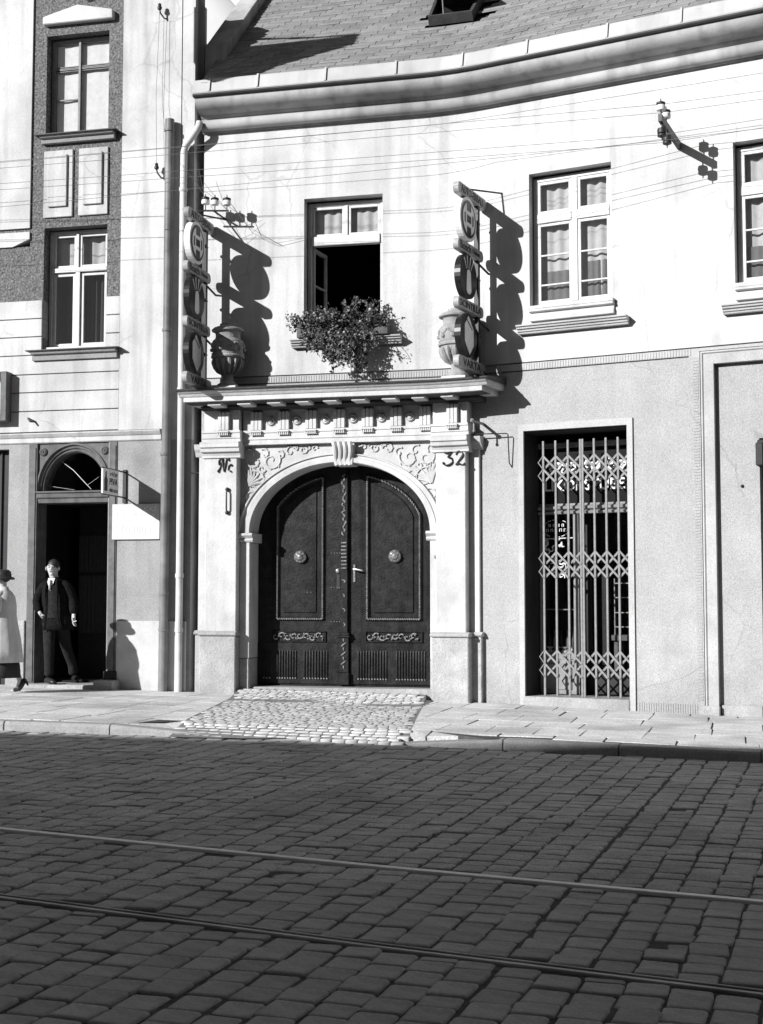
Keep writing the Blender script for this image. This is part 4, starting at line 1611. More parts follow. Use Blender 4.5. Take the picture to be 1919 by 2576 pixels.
MB().box(5.42, 5.80, SO - .75, SO - .40, .88, .95).box(5.44, 5.50, SO - .7, SO - .45, .2, .88).box(5.70, 5.76, SO - .7, SO - .45, .2, .88).build('shop_table', brown_wood, sf)

gr = holder('folding_grille', house)
GO = -.15
BS = [4.766, 4.935, 5.104, 5.271, 5.302, 5.456, 5.614, 5.773, 5.93]
for s in BS:
    MB().box(s - .0140, s + .0140, GO - .012, GO + .012, .178, 3.487).build('bar', steel_paint, gr, bevel=0.003)
for zc in (3.117, 1.868, .595):
    mb = MB()
    for (a, b) in zip(BS, BS[1:]):
        if b - a < .1:
            continue
        for h in (0, 1):
            zt, zb = zc + .172 * (1 - h), zc - .172 * h
            for (p, q, o) in (((a, zt), (b, zb), .018), ((a, zb), (b, zt), -.018)):
                d = Vector((W(q[0], 0, q[1]) - W(p[0], 0, p[1])))
                u, nn = axes((p[0] + q[0]) / 2)
                c = W((p[0] + q[0]) / 2, GO + o, (p[1] + q[1]) / 2)
                mb.frame_box(c, d / 2, nn * .003, nn.cross(d.normalized()) * .0125)
    for h in (0, 1):
        zt, zb = zc + .172 * (1 - h), zc - .172 * h
        zm = (zt + zb) / 2
        mb.tube([W(4.766, GO + .015, zt), W(4.70, GO + .015, zm), W(4.766, GO + .015, zb)], .009, 5)
    mb.build('lattice', steel_paint, gr)

# ------------------------------------------------------------------ the taller tavern building on the left
tav = thing('tavern_building', W(-3.0, 0.05, 0), 'taller plastered building with pub doorway and dark roughcast panels round its windows', 'house')
TL, TR, TT = -9.0, -0.15, 10.5
LW1 = (-2.475, -1.487, 8.218, 9.684)
LW2 = (-2.470, -1.478, 5.03, 6.816)
PD = (-2.60, -1.40, -0.3, 3.66)
LD = (-3.75, -2.955, -0.3, 3.59)
wallgrid(MB(), -2.69, -1.254, 5.752, TT, [LW1, (LW2[0], LW2[1], 5.752, LW2[3])], 0.03, 0.42).build('roughcast_panel', roughcast, tav, fix=False)
wallgrid(MB(), TL, -2.69, 5.752, 6.56, [], 0.03, 0.42).build('roughcast_panel', roughcast, tav, fix=False)
MB().box(-1.254, -0.352, -.40, .06, 3.82, TT).box(-0.34, TR, -.40, .052, 3.82, 10.05).build('corner_pilaster', tavern_white, tav)
MB().box(-0.353, -0.339, -.40, .0, 3.82, TT).build('joint', dark_metal, tav)
MB().box(TL, -2.69, -.40, .06, 6.83, TT).prism([(TL, 6.56), (TL, 6.805), (-2.69, 6.772), (-2.69, 6.665), (-2.96, 6.562)][::-1], -.40, .06).build('render_panel', tavern_white, tav)
MB().box(TL, -2.69, -.40, .028, 6.75, 6.83).build('panel_joint', roughcast, tav)
# banded render below: each band a course of its own
zc = [3.82, 4.127, 4.40, 4.663, 4.945, 5.215, 5.48, 5.752]
for a, b in zip(zc, zc[1:]):
    mb = MB()
    if b > LW2[2] + .02:
        mb.box(TL, LW2[0], -.36, .06, a + .011, b - .003)
        mb.box(LW2[1], -1.2541, -.36, .06, a + .011, b - .003)
        if a < LW2[2] - .02:
            mb.box(LW2[0], LW2[1], -.36, .059, a + .011, LW2[2])
    else:
        mb.box(TL, -1.2541, -.36, .06, a + .011, b - .003)
    mb.build('render_band', tavern_white, tav, bevel=0.004)
wallgrid(MB(), TL, -1.254, 3.82, 5.752, [(LW2[0], LW2[1], LW2[2], 5.752)], 0.035, 0.40).build('wall', tavern_grey, tav, fix=False)
wallgrid(MB(), TL, TR, -.3, 3.66, [PD, LD], 0.05, 0.45).build('wall', tavern_grey, tav, fix=False)
MB().ext([(-.40, 3.66), (.06, 3.66), (.075, 3.675), (.075, 3.735), (.09, 3.745), (.11, 3.77), (.125, 3.79), (.125, 3.805), (-.40, 3.822)], TL, -0.60).build('string_course', tavern_white, tav, bevel=0.002)
MB().box(-.60, TR, -.40, .048, 3.655, 3.822).build('wall', tavern_white, tav)
MB().box(-1.235, -0.20, -.30, .085, -.2, 1.122).build('plinth', tavern_base, tav, bevel=0.01)
MB().box(-2.94, -2.645, -.30, .085, -.2, 1.122).build('plinth', stone_grey, tav, bevel=0.01)
MB().box(TL, -3.75, -.30, .085, -.2, 1.122).build('plinth', stone_grey, tav, bevel=0.01)
# body behind, its flank running back to the left
mb = MB()
q = [W(TR - .2, .02), W(TR - .2, -.04), W(TR, -.04), W(TR, -.32), W(-3.2, -6), W(TL, -6), W(TL, 0.02)]
vs = [(p.x, p.y, z) for z in (-.3, 10.28) for p in q]
mb.add(vs, [(i, i + 1, i + 8, i + 7) for i in range(6)] + [tuple(range(7, 14))])
mb.build('flank_wall', cornice_m, tav, fix=False)
for z in (3.7, 7.3, 10.3):
    MB().slab([W(TR - .3, -.4), W(-1.7, -5.9), W(TL, -5.9), W(TL, -.4)], z, z + .12).build('floor_slab', dead_black, tav)
MB().box(-2.9, -1.0, -2.0, -1.9, 3.83, 7.29).box(-2.9, -1.0, -2.0, -1.9, 7.43, 10.29).build('partition_wall', dead_black, tav)
# trims
MB().prism([(-2.51, 9.83), (-1.40, 9.825), (-1.405, 9.957), (-1.96, 10.08), (-2.51, 9.945)], -.02, .12).build('pediment', tavern_white, tav, bevel=0.012)
for (a, b) in ((-2.478, -2.022), (-1.926, -1.470)):
    p = MB().box(a, b, 0, .062, 6.96, 7.948).build('panel', tavern_white, tav, bevel=0.006)
    MB().box(a + .08, b - .078, .0625, .095, 7.11, 7.875).build('raised_field', tavern_white, p, bevel=0.006)
for (z0, z1, a, b) in ((8.05, 8.165, -2.57, -1.30), (4.86, 5.0, -2.655, -1.215)):
    MB().ext([(0, z0), (.10, z0), (.11, z0 + (z1 - z0) * .55), (.15, z0 + (z1 - z0) * .6), (.17, z1 - .016), (0, z1 - .016)], a + .06, b - .06).build('window_sill', tavern_grey, tav, bevel=0.003)
    MB().box(a, b, -.05, .195, z1 - .015, z1).build('sill_sheet', dark_metal, tav)
# upper window: dark frame, white blinds
s0, s1, z0, z1 = LW1
win = rect(MB(), s0 + .012, s1 - .012, z0 + .005, z1 - .015, -.20, -.115, .05)
win.box(-2.032, -1.998, -.19, -.105, z0 + .056, z1 - .066)
win = win.build('window', frame_grey, tav, bevel=0.004)
for (a, b) in ((s0 + .063, -2.033), (-1.997, s1 - .063)):
    light_(win, a, b, 9.255, z1 - .067, -.125, frame_grey, .013)
    light_(win, a, b, z0 + .057, 9.20, -.125, frame_grey, .013, bars=(8.765,) if a < -2.1 else ())
rect(MB(), s0 + .063, s1 - .063, 9.214, 9.244, -.17, -.122, .012).build('transom', frame_grey, win)
drape(win, -2.40, -1.53, z0 + .06, z1 - .08, -.178, curtain_white, 3, .004)
# lower window: white frame, dark folds behind
s0, s1, z0, z1 = LW2
win = rect(MB(), s0 + .012, s1 - .012, z0 + .005, z1 - .015, -.22, -.13, .05)
win.box(s0 + .063, s1 - .063, -.21, -.10, 6.18, 6.245)
win.box(-2.035, -1.965, -.21, -.11, z0 + .056, 6.179)
win.box(-2.03, -1.99, -.21, -.115, 6.246, z1 - .066)
win = win.build('window', frame_white, tav, bevel=0.004)
for (a, b) in ((s0 + .063, -2.031), (-1.989, s1 - .063)):
    light_(win, a, b, 6.247, z1 - .068, -.14, frame_white, .042)
light_(win, s0 + .063, -2.037, z0 + .057, 6.178, -.14, frame_white, .05)
light_(win, -1.963, s1 - .063, z0 + .057, 6.178, -.14, frame_white, .05)
drape(win, s0 + .07, s1 - .07, 6.26, z1 - .1, -.27, curtain_net, 5, .01)
drape(win, -2.25, -2.03, z0 + .08, 6.15, -.30, curtain_dim, 3, .012)
drape(win, -1.92, -1.58, z0 + .08, 6.15, -.28, curtain_dim, 4, .02)
MB().box(s0 + .02, s1 - .02, -.128, .0, z0 + .001, z0 + .035).build('inner_sill', frame_white, win)
# hooks and wall ties
for (s, z) in ((-.63, 9.80), (-.65, 7.47)):
    hk = holder('wire_hook', tav)
    MB().tube([W(s + .05, .03, z - .05), W(s + .02, .10, z - .06), W(s - .02, .14, z), W(s - .03, .15, z + .05)], .011).build('bracket', iron, hk)
    MB().lathe(W(s - .03, .15, z + .045), [(.012, 0), (.03, .01), (.034, .04), (.022, .06), (.026, .08), (.01, .10)], 10).build('insulator', iron, hk, smooth=True)
MB().tube([W(-2.66, .04, 4.03), W(-2.62, .14, 4.02), W(-2.58, .15, 3.97), W(-2.54, .05, 3.98)], .014).build('wall_hook', iron, tav)
# dark drain pipe
rp = holder('rain_pipe', tav)
MB().tube([W(-.49, .14, 8.23), W(-.49, .14, 4.0), W(-.505, .15, .05)], .066, 12).build('pipe', pipe_grey, rp, smooth=True)
for z in (8.07, 5.2, 3.45, 1.5, 1.0):
    MB().lathe(W(-.49 - (.01 if z < 4 else 0), .145, z), [(.068, -.02), (.076, -.018), (.076, .018), (.068, .02)], 14).build('collar', pipe_grey, rp, smooth=True)

# pub doorway
pdw = holder('pub_doorway', tav)
mb = MB()
mb.box(-2.635, -2.50, -.25, .062, .2, 3.658).box(-1.385, -1.262, -.25, .062, .2, 3.658)
mb.box(-2.62, -2.52, .0625, .075, .25, 3.6).box(-1.365, -1.28, .0625, .075, .25, 3.6)
mb.build('door_post', brown_wood, pdw, bevel=0.005)
fc, fz, fa, fb = -1.945, 2.985, .475, .545
mb = MB()
el = arcpts(fc, fz, .555, .64, 0, PI, 32)
for (sa, za), (sb, zb) in zip(el, el[1:]):
    mb.prism([(sa, min(za, 3.655)), (sa, 3.657), (sb, 3.657), (sb, min(zb, 3.655))][::-1], -.20, .03)
mb.build('spandrel_board', brown_wood, pdw)
prof = [(0, -.22), (0, -.03), (.02, -.01), (.045, -.01), (.055, .015), (.085, .02), (.10, .05), (.125, .05), (.13, -.2)]
vs, N = [], 40
for i in range(N + 1):
    t = PI * i / N
    for d, o in prof:
        vs.append(W(fc + (fa + d * .8) * math.cos(t), o, fz + (fb + d) * math.sin(t)))
n = len(prof)
MB().add(vs, [(i * n + k, i * n + (k + 1) % n, (i + 1) * n + (k + 1) % n, (i + 1) * n + k) for i in range(N) for k in range(n)]).build('arch_moulding', brown_wood, pdw)
for s in (-2.42, -1.47):
    MB().lathe(W(s, .03, 3.54), [(.06, 0), (.06, .015), (.04, .03), (.02, .02), (.012, .035)], 14, axis=axes(s)[1]).build('rosette', brown_wood, pdw, smooth=True)
MB().ext([(-.25, 2.80), (.04, 2.80), (.05, 2.86), (.075, 2.875), (.085, 2.93), (.11, 2.945), (.11, 2.965), (-.25, 2.975)], -2.50, -1.385).build('transom', brown_wood, pdw, bevel=0.003)
MB().prism(arcpts(fc, fz - .01, fa, fb, 0, PI, 24), -.12, -.115).build('fan_pane', glass, pdw)
mb = MB()
for pts in ([(-2.22, 3.42), (-2.02, 3.28), (-1.87, 3.13), (-1.74, 3.0)], [(-2.46, 3.07), (-2.0, 2.995)], [(-1.80, 3.06), (-1.62, 3.18)]):
    mb.tube([W(s, -.113, z) for s, z in pts], [.002, .005, .005, .003][:len(pts)] if len(pts) == 4 else .0016, 5)
mb.build('crack', sign_pale, pdw)
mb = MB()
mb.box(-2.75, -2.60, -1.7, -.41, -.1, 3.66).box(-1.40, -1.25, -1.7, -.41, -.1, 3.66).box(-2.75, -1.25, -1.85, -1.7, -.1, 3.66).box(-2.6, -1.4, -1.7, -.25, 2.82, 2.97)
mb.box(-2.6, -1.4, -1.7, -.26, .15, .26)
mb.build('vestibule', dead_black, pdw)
MB().box(-2.34, -1.42, -1.05, -1.0, .262, 2.81).build('inner_door', black_wood, pdw)
mb = MB()
drape(pdw, -2.33, -1.76, 1.83, 2.38, -.97, curtain_dim, 9, .006)
drape(pdw, -2.33, -1.76, .92, 1.78, -.97, curtain_dim, 9, .006)
MB().slab([W(-2.62, .30), W(-1.38, .30), W(-1.38, -.28), W(-2.62, -.28)], .0, .232).build('door_step', stone_grey, pdw, bevel=0.012)
MB().slab([W(-1.46, .34), W(-1.16, .34), W(-1.16, .087), W(-1.46, .087)], -.05, .30).build('kerb_block', stone_grey, pdw, bevel=0.015)
MB().box(-1.42, -1.22, .076, .10, .20, .42).build('post_foot', black_wood, pdw, bevel=0.006)
# closed shutter at the far left
sh = holder('shutter', tav)
MB().box(-3.75, -2.955, -.12, -.08, .1, 3.59).box(-3.14, -3.12, -.08, -.05, .1, 3.59).build('board', frame_dark, sh)

# ------------------------------------------------------------------ signs
def hanging_sign(s0, label, dz):
    u, nn = axes(s0)
    P0 = W(s0)
    t = thing('hanging_sign', W(s0, 0, 4.3), label, 'sign', 'tall garage signs on the house front')
    V = lambda o, z, d=0.0: P0 + nn * o + UP * (z + dz) + u * d
    T = .042
    MB().add([V(o, z, d) for o in (.215, .285) for z in (4.30, 6.66) for d in (-.03, .03)],
             [(0, 1, 3, 2), (4, 6, 7, 5), (0, 4, 5, 1), (2, 3, 7, 6), (0, 2, 6, 4), (1, 5, 7, 3)]).build('post', iron, t)

    def plate(poly, d0, d1):
        n = len(poly)
        return MB().add([V(o, z, d0) for o, z in poly] + [V(o, z, d1) for o, z in poly],
                        [tuple(range(n))[::-1], tuple(range(n, 2 * n))] + [(i, (i + 1) % n, n + (i + 1) % n, n + i) for i in range(n)])
    for zc, o0, o1, h, words in ((6.68, .0, .985, .15, (('AUTO-ERBAU', .515, .76, .10),)),
                                 (5.945, .12, 1.0, .145, (('Bosch', .75, .36, .105), ('Dienst', .38, .26, .06))),
                                 (5.195, .12, 1.0, .145, (('SCINTILLA', .58, .72, .085),)),
                                 (4.44, .05, 1.0, .155, (('VARTA', .55, .60, .10),))):
        r = h / 2
        pts = [(o1 - r * .8 + r * .8 * math.cos(a), zc + r * math.sin(a)) for a in [rad(k) for k in range(-90, 91, 18)]]
        pts += [(o0 + r * .8 - r * .8 * math.cos(a), zc + r * math.sin(a)) for a in [rad(k) for k in range(90, -91, -18)]]
        bd = plate(pts, -T, T).build('name_board', sign_face, t, bevel=0.006)
        mb = MB()
        for word, oc, w_, hh in words:
            for sd in (1, -1):
                lettering(mb, word, V(oc, zc, sd * (T + .001)), -nn * sd, UP, u * sd, w_, hh, .004, bold=.004)
        mb.build('lettering', letter_black, bd, fix=False)
    oc, R = .655, .29
    circ = lambda r, z, k=1.0, n=36: [(oc + r * math.cos(2 * PI * i / n), z + r * k * math.sin(2 * PI * i / n)) for i in range(n)]
    # 1: white disc, black ring and armature emblem
    z = 6.325
    d = plate(circ(R, z), -T, T).build('emblem_disc', sign_pale, t)
    mb, mk = MB(), MB()
    for sd in (1, -1):
        e0, e1 = sd * (T + .0005), sd * (T + .006)
        mb.v += []
        b = plate(circ(.245, z), e0, e1)
        mb.add(b.v, b.f)
        f0, f1 = sd * (T + .0065), sd * (T + .010)
        for side in (1, -1):
            oz = []
            for k in range(13):
                a = rad(-78 + 156 * k / 12)
                oz.append((oc + side * .205 * math.cos(a), z + .205 * math.sin(a)))
            b = plate([(oc + side * .075, z - .20)] + oz[1:-1] + [(oc + side * .075, z + .20)], f0, f1)
            mk.add(b.v, b.f)
            b = plate([(oc + side * .115, z - .075), (oc + side * .155, z - .055), (oc + side * .155, z + .055), (oc + side * .115, z + .075)], sd * (T + .0105), sd * (T + .012))
            mb.add(b.v, b.f)
        for zz in (-.075, .075):
            b = plate([(oc - .08, z + zz - .025), (oc + .08, z + zz - .025), (oc + .08, z + zz + .025), (oc - .08, z + zz + .025)], f0, f1)
            mk.add(b.v, b.f)
    mb.build('emblem_field', sign_black, d)
    mk.build('emblem', sign_pale, d)
    # 2: black oval with rays and a pale upright
    z = 5.575
    d = plate(circ(R, z), -T, T).build('emblem_disc', sign_black, t)
    mk = MB()
    for sd in (1, -1):
        e0, e1 = sd * (T + .0005), sd * (T + .006)
        pts = [(oc + .085 * math.cos(a), z - .17 + .06 * math.sin(a)) for a in [PI + PI * k / 8 for k in range(9)]] + \
              [(oc + .065 * math.cos(a), z + .04 + .05 * math.sin(a)) for a in [PI * k / 8 for k in range(9)]]
        b = plate(pts, e0, e1)
        mk.add(b.v, b.f)
        for a in (-36, -13, 13, 36):
            c, s_ = math.sin(rad(a)), math.cos(rad(a))
            p0, p1 = (oc + c * .12, z + .02 + s_ * .085), (oc + c * .27, z + s_ * .27)
            b = plate([(p0[0] - .005, p0[1]), (p1[0] - .013, p1[1]), (p1[0] + .013, p1[1]), (p0[0] + .005, p0[1])], e0, e1)
            mk.add(b.v, b.f)
    mk.build('emblem', sign_pale, d)
    # 3: black disc with a pale six-sided panel
    z = 4.81
    d = plate(circ(R, z, .98), -T, T).build('emblem_disc', sign_black, t)
    mk, mq = MB(), MB()
    for sd in (1, -1):
        hexa = [(oc + .02, z + .25), (oc + .15, z + .12), (oc + .15, z - .09), (oc - .02, z - .25), (oc - .155, z - .12), (oc - .155, z + .09)]
        b = plate(hexa, sd * (T + .0005), sd * (T + .006))
        mk.add(b.v, b.f)
        f0, f1 = sd * (T + .0065), sd * (T + .008)
        for k in range(5):
            p = (oc + .06 - .04 * k + .01, z + .165 - .022 * k + .02)
            b = plate([(p[0] - .013, p[1] - .02), (p[0] + .013, p[1] - .012), (p[0] + .013, p[1] + .02), (p[0] - .013, p[1] + .012)], f0, f1)
            mq.add(b.v, b.f)
    mk.build('emblem', sign_pale, d)
    mq.build('emblem_print', letter_black, d)
    for z in (6.39, 5.63, 4.87):
        MB().tube([V(.17, z), V(.37, z)], .022, 6).build('clamp', iron, t)
    for z in (5.86, 5.10, 4.47):
        MB().tube([V(.25, z), V(.0, z - .11, .07)], .015, 6).build('stay', iron, t)
    MB().tube([V(.55, 6.76), V(0.0, 6.82, .27 if s0 > 1 else .22)], .012, 6).build('stay', iron, t)
    return t


hanging_sign(0.10, 'column of enamel garage signs beside the white rain pipe, over the shaded urn', -.055)
hanging_sign(4.0, 'column of enamel garage signs between the open and the closed window, beside the sunlit urn', 0.0)

# small beer sign on its bracket
u, nn = axes(-1.145)
bs = thing('beer_sign', W(-1.145, .1, 3.0), 'small white enamel beer sign hanging from a bracket beside the pub arch', 'sign')
Vb = lambda o, z, d=0.0: W(-1.145) + nn * o + UP * z + u * d
pn = MB().add([Vb(o, z, d) for o in (.30, .80) for z in (2.86, 3.21) for d in (-.012, .012)],
              [(0, 1, 3, 2), (4, 6, 7, 5), (0, 4, 5, 1), (2, 3, 7, 6), (0, 2, 6, 4), (1, 5, 7, 3)]).build('panel', sign_pale, bs)
mb = MB()
for sd in (1, -1):
    for w_, z, ww, hh in (('VÝČEP', 3.145, .25, .06), ('PIVA', 3.04, .26, .095), ('PŘES ULICI', 2.925, .26, .055)):
        lettering(mb, w_, Vb(.46, z, sd * .0125), -nn * sd, UP, u * sd, ww, hh, .003, bold=.012)
    # a bottle-shaped figure beside the words
    pts = [(.66, 2.90), (.75, 2.90), (.755, 3.06), (.725, 3.10), (.72, 3.17), (.69, 3.17), (.685, 3.10), (.655, 3.06)]
    n = len(pts)
    mb.add([Vb(o, z, sd * .0155) for o, z in pts] + [Vb(o, z, sd * .0125) for o, z in pts],
           [tuple(range(n))] + [(i, (i + 1) % n, n + (i + 1) % n, n + i) for i in range(n)])
mb.build('lettering', letter_black, pn, fix=False)
MB().box(-1.17, -1.12, .051, .078, 2.78, 3.25).build('back_plate', iron, bs)
MB().tube([Vb(.06, 3.215), Vb(.82, 3.215)], .011).build('arm', iron, bs)
MB().tube([Vb(.06, 2.855), Vb(.82, 2.855)], .011).build('arm', iron, bs)
# bleached board on the wall
wb = thing('wall_board', W(-.97, .06, 2.5), 'wide bleached signboard with faded letters under the beer sign', 'sign')
MB().box(-1.32, -.60, .051, .085, 2.262, 2.762).build('panel', board_m, wb, bevel=0.004)
u, nn = axes(-1)
mb = MB()
lettering(mb, 'CKÉ', W(-.735, .0851, 2.70), u, UP, nn, .20, .085, .003, bold=.01)
for (s, z, w_, h_) in ((-.70, 2.585, .13, .05), (-.93, 2.40, .40, .11)):
    k = int(w_ / .075)
    for i in range(max(1, k)):
        c = s - w_ / 2 + (i + .5) * w_ / max(1, k)
        rect(mb, c - .025, c + .025, z - h_ / 2, z + h_ / 2, .0851, .088, .014)
rect(mb, -1.27, -1.16, 2.37, 2.66, .0851, .088, .02)
mb.box(-1.31, -.61, .0851, .087, 2.275, 2.33)
mb.build('lettering', letter_white, wb, fix=False)
# framed box cut by the left edge of the photograph
dc = thing('display_case', W(-3.3, .06, 4.35), 'dark framed showcase high on the banded wall at the left', 'showcase')
rect(MB(), -3.75, -2.93, 3.985, 4.705, .061, .21, .10).build('frame', brown_wood, dc, bevel=0.008)
MB().box(-3.65, -3.03, .061, .12, 4.085, 4.605).build('backing', sign_pale, dc)
MB().box(-3.65, -3.03, .17, .175, 4.085, 4.605).build('pane', glass, dc)

# ------------------------------------------------------------------ urns on the cornice
def urn(s, off, label, sc):
    c = W(s, off, 4.325)
    t = thing('stone_urn', c, label, 'urn', 'urns on the gateway')
    MB().box(s - .20, s + .20, off - .19, off + .19, 4.30, 4.335).build('pedestal', stone_white, t, bevel=0.006)
    pr = [(.165, .011), (.165, .05), (.12, .075), (.09, .12), (.085, .17), (.10, .20), (.155, .24), (.20, .31), (.225, .38), (.235, .42)]
    MB().lathe(c, pr, 28).build('foot', urn_m, t, smooth=True)
    MB().lathe(c, [(.235, .421), (.262, .435), (.268, .455), (.255, .475), (.262, .495), (.245, .505)], 28).build('girdle', urn_m, t, smooth=True)
    MB().lathe(c, [(.242, .506), (.25, .56), (.258, .62), (.255, .66), (.235, .69), (.20, .715), (.195, .75), (.20, .80), (.215, .815)], 28).build('bowl', urn_m, t, smooth=True)
    MB().lathe(c, [(.215, .816), (.255, .825), (.26, .845), (.225, .875), (.15, .90), (.13, .915), (.13, .935), (.11, .945)], 28).build('lid', urn_m, t, smooth=True)
    mb = MB()
    for k in range(14):
        a = 2 * PI * k / 14
        d = Vector((math.cos(a), math.sin(a), 0))
        mb.tube([c + d * .10 + UP * .20, c + d * .16 + UP * .235, c + d * .205 + UP * .30, c + d * .232 + UP * .37, c + d * .238 + UP * .41], [.012, .024, .034, .034, .02], 6)
    mb.build('gadroon', urn_m, t, smooth=True)
    mb = MB()
    for k in range(10):
        a = 2 * PI * k / 10
        d, e = Vector((math.cos(a), math.sin(a), 0)), Vector((-math.sin(a), math.cos(a), 0))
        mb.tube([c + d * .252 + e * (.07 * (q / 5 - .5) * 2) + UP * (.64 - .045 * math.sin(PI * q / 5)) for q in range(6)], .016, 5)
        mb.ball(c + d * .258 + UP * .555, .03, 6)
    mb.build('festoon', urn_m, t, smooth=True)
    t.scale = sc


urn(.452, .262, 'weathered stone urn in the shadow of the left garage signs', (.87, .87, .95))
urn(3.72, .30, 'sunlit stone urn partly hidden behind the right garage signs', (.95, .95, .98))

# ------------------------------------------------------------------ flower box
fb = thing('flower_box', W(2.05, .15, 5.0), 'overgrown flower box of trailing plants below the open window', 'flower box')
MB().box(1.42, 2.70, .02, .20, 4.996, 5.13).build('trough', earth_m, fb, bevel=0.006)
lf, st, fl = MB(), MB(), MB()
r_ = random.Random(21)


def leaf(mb, p, size, r):
    d = Vector((r.gauss(0, 1), r.gauss(0, 1), r.gauss(0, 1))).normalized()
    e = d.orthogonal().normalized()
    f = d.cross(e)
    a = r.uniform(0, 6.3)
    x, y = e * math.cos(a) + f * math.sin(a), f * math.cos(a) - e * math.sin(a)
    w = size * r.uniform(.55, .9)
    mb.add([p - y * size, p + x * w * .8 - y * size * .1 + d * size * .15, p + x * w * .5 + y * size * .6, p + y * size, p - x * w * .5 + y * size * .6, p - x * w * .8 - y * size * .1 + d * size * .15],
           [(0, 1, 2, 3), (0, 3, 4, 5)])


def spray(p0, v0, n, step, sag, size, dens, r):
    p, v = Vector(p0), Vector(v0)
    pts = [p.copy()]
    for k in range(n):
        v = (v + UP * (-sag) + Vector((r.gauss(0, .18), r.gauss(0, .18), r.gauss(0, .10)))).normalized()
        p = p + v * step
        wall = W(2.0)
        nn2 = axes(2.0)[1]
        o = (p - wall).dot(nn2)
        if o < .03 and p.z < 5.2:
            p += nn2 * (.04 - o)
        pts.append(p.copy())
        for q in range(dens):
            leaf(lf, p + Vector((r.gauss(0, .022), r.gauss(0, .022), r.gauss(0, .022))), r.uniform(.011, .028) * size, r)
        if r.random() < .035:
            fl.ball(p + Vector((r.gauss(0, .02), r.gauss(0, .02), r.gauss(0, .02))), r.uniform(.012, .022), 6)
    st.tube(pts, .0035, 3)


u_, nn_ = axes(2.0)
for k in range(104):                       # bushy growth over the trough
    s = r_.choice((1.50, 1.66, 1.84, 2.0, 2.14, 2.28, 2.40)) + r_.gauss(0, .10)
    h = .10 + .22 * max(0, 1 - abs(s - 2.1) / .75) ** .8
    spray(W(s, r_.uniform(.04, .20), 5.09), UP * r_.uniform(.5, 1.1) + nn_ * r_.uniform(-.15, .7) + u_ * r_.gauss(-.05, .28), int(3 + h * r_.uniform(12, 30)), .034, r_.uniform(.02, .16), r_.choice((.7, 1.0, 1.6)), 4, r_)
for k in range(78):                        # trailing growth in separate strands
    s = r_.choice((1.56, 1.68, 1.84, 1.96, 2.06, 2.14, 2.24, 2.34, 2.42)) + r_.gauss(0, .045)
    L = .16 + .62 * max(0, 1 - abs(s - 2.15) / .70) * r_.uniform(.5, 1.15)
    spray(W(s, .17, 5.08), nn_ * r_.uniform(.5, 1.0) + UP * r_.uniform(-.3, .35) + u_ * r_.gauss(-.04, .25), int(L * r_.uniform(16, 30)), .036, r_.uniform(.16, .36), r_.choice((.7, 1.0, 1.4)), 3, r_)
for (s, z, dv) in ((1.72, 5.2, (-.1, .0)), (2.20, 5.25, (.1, 0)), (2.44, 5.2, (.0, .1)), (2.50, 5.2, (.12, 0)), (1.46, 5.1, (-.5, .1)), (2.58, 5.08, (.35, .1))):
    for k in range(4):
        spray(W(s, .12, z), UP + u_ * (dv[0] + r_.gauss(0, .12)) + nn_ * r_.gauss(.1, .1), 9, .033, .01, .9, 3, r_)
tag(lf.build('foliage', leaf_m, fb, fix=False), kind='stuff')
tag(st.build('stem', leaf_m, fb, fix=False), kind='stuff')
tag(fl.build('blossom', flower_m, fb, fix=False), kind='stuff')

# ------------------------------------------------------------------ insulators and wires
def insulator(c, parent, r=.056, m=porcelain, flip=1):
    MB().lathe(c, [(r * .3, -.05 * flip), (r * .95, -.045 * flip), (r * 1.05, -.02 * flip), (r, .012 * flip), (r * .8, .02 * flip)], 14).build('insulator', m, parent, smooth=True)
    MB().lathe(c, [(r * .82, .0205 * flip), (r * 1.0, .03 * flip), (r * 1.0, .048 * flip), (r * .5, .062 * flip), (.008, .066 * flip), (.006, .10 * flip)], 14).build('insulator_cap', iron, parent, smooth=True)


ir = thing('insulator_bracket', W(.25, 0, 6.85), 'iron wall bracket with three white insulators above the left garage signs', 'insulator bracket')
INS = []
for (s, z) in ((.09, 6.96), (.228, 6.94), (.405, 6.925)):
    c = W(s + .03, .30, z)
    insulator(c, ir)
    MB().tube([c - UP * .06, c - UP * .13], .009).build('pin', iron, ir)
    INS.append(c + UP * .05)
MB().tube([W(.02, .30, 6.83), W(.46, .30, 6.80)], .013).tube([W(.24, .30, 6.815), W(.30, 0, 6.78)], .013).build('arm', iron, ir)

pb = thing('telegraph_bracket', W(6.66, 0, 7.12), 'iron arm with four insulators high on the wall between the closed windows', 'insulator bracket')
u6, n6 = axes(6.66)
MB().add([W(6.66) + n6 * o + UP * z + u6 * d for o, zz in ((0, 7.08), (.88, 7.16)) for z in (zz - .045, zz + .045) for d in (-.022, .022)],
         [(0, 1, 3, 2), (4, 6, 7, 5), (0, 4, 5, 1), (2, 3, 7, 6), (0, 2, 6, 4), (1, 5, 7, 3)]).build('arm', iron, pb)
PIN = []
for (o, up) in ((.83, 1), (.60, 1), (.80, -1), (.57, -1)):
    z = 7.08 + .09 * o
    c = W(6.66, o, z + up * .15)
    insulator(c, pb, .055, porcelain if up > 0 else iron, up)
    MB().tube([W(6.66, o, z + up * .03), c - UP * .05 * up], .010).build('pin', iron, pb)
    PIN.append(c + UP * .03 * up)


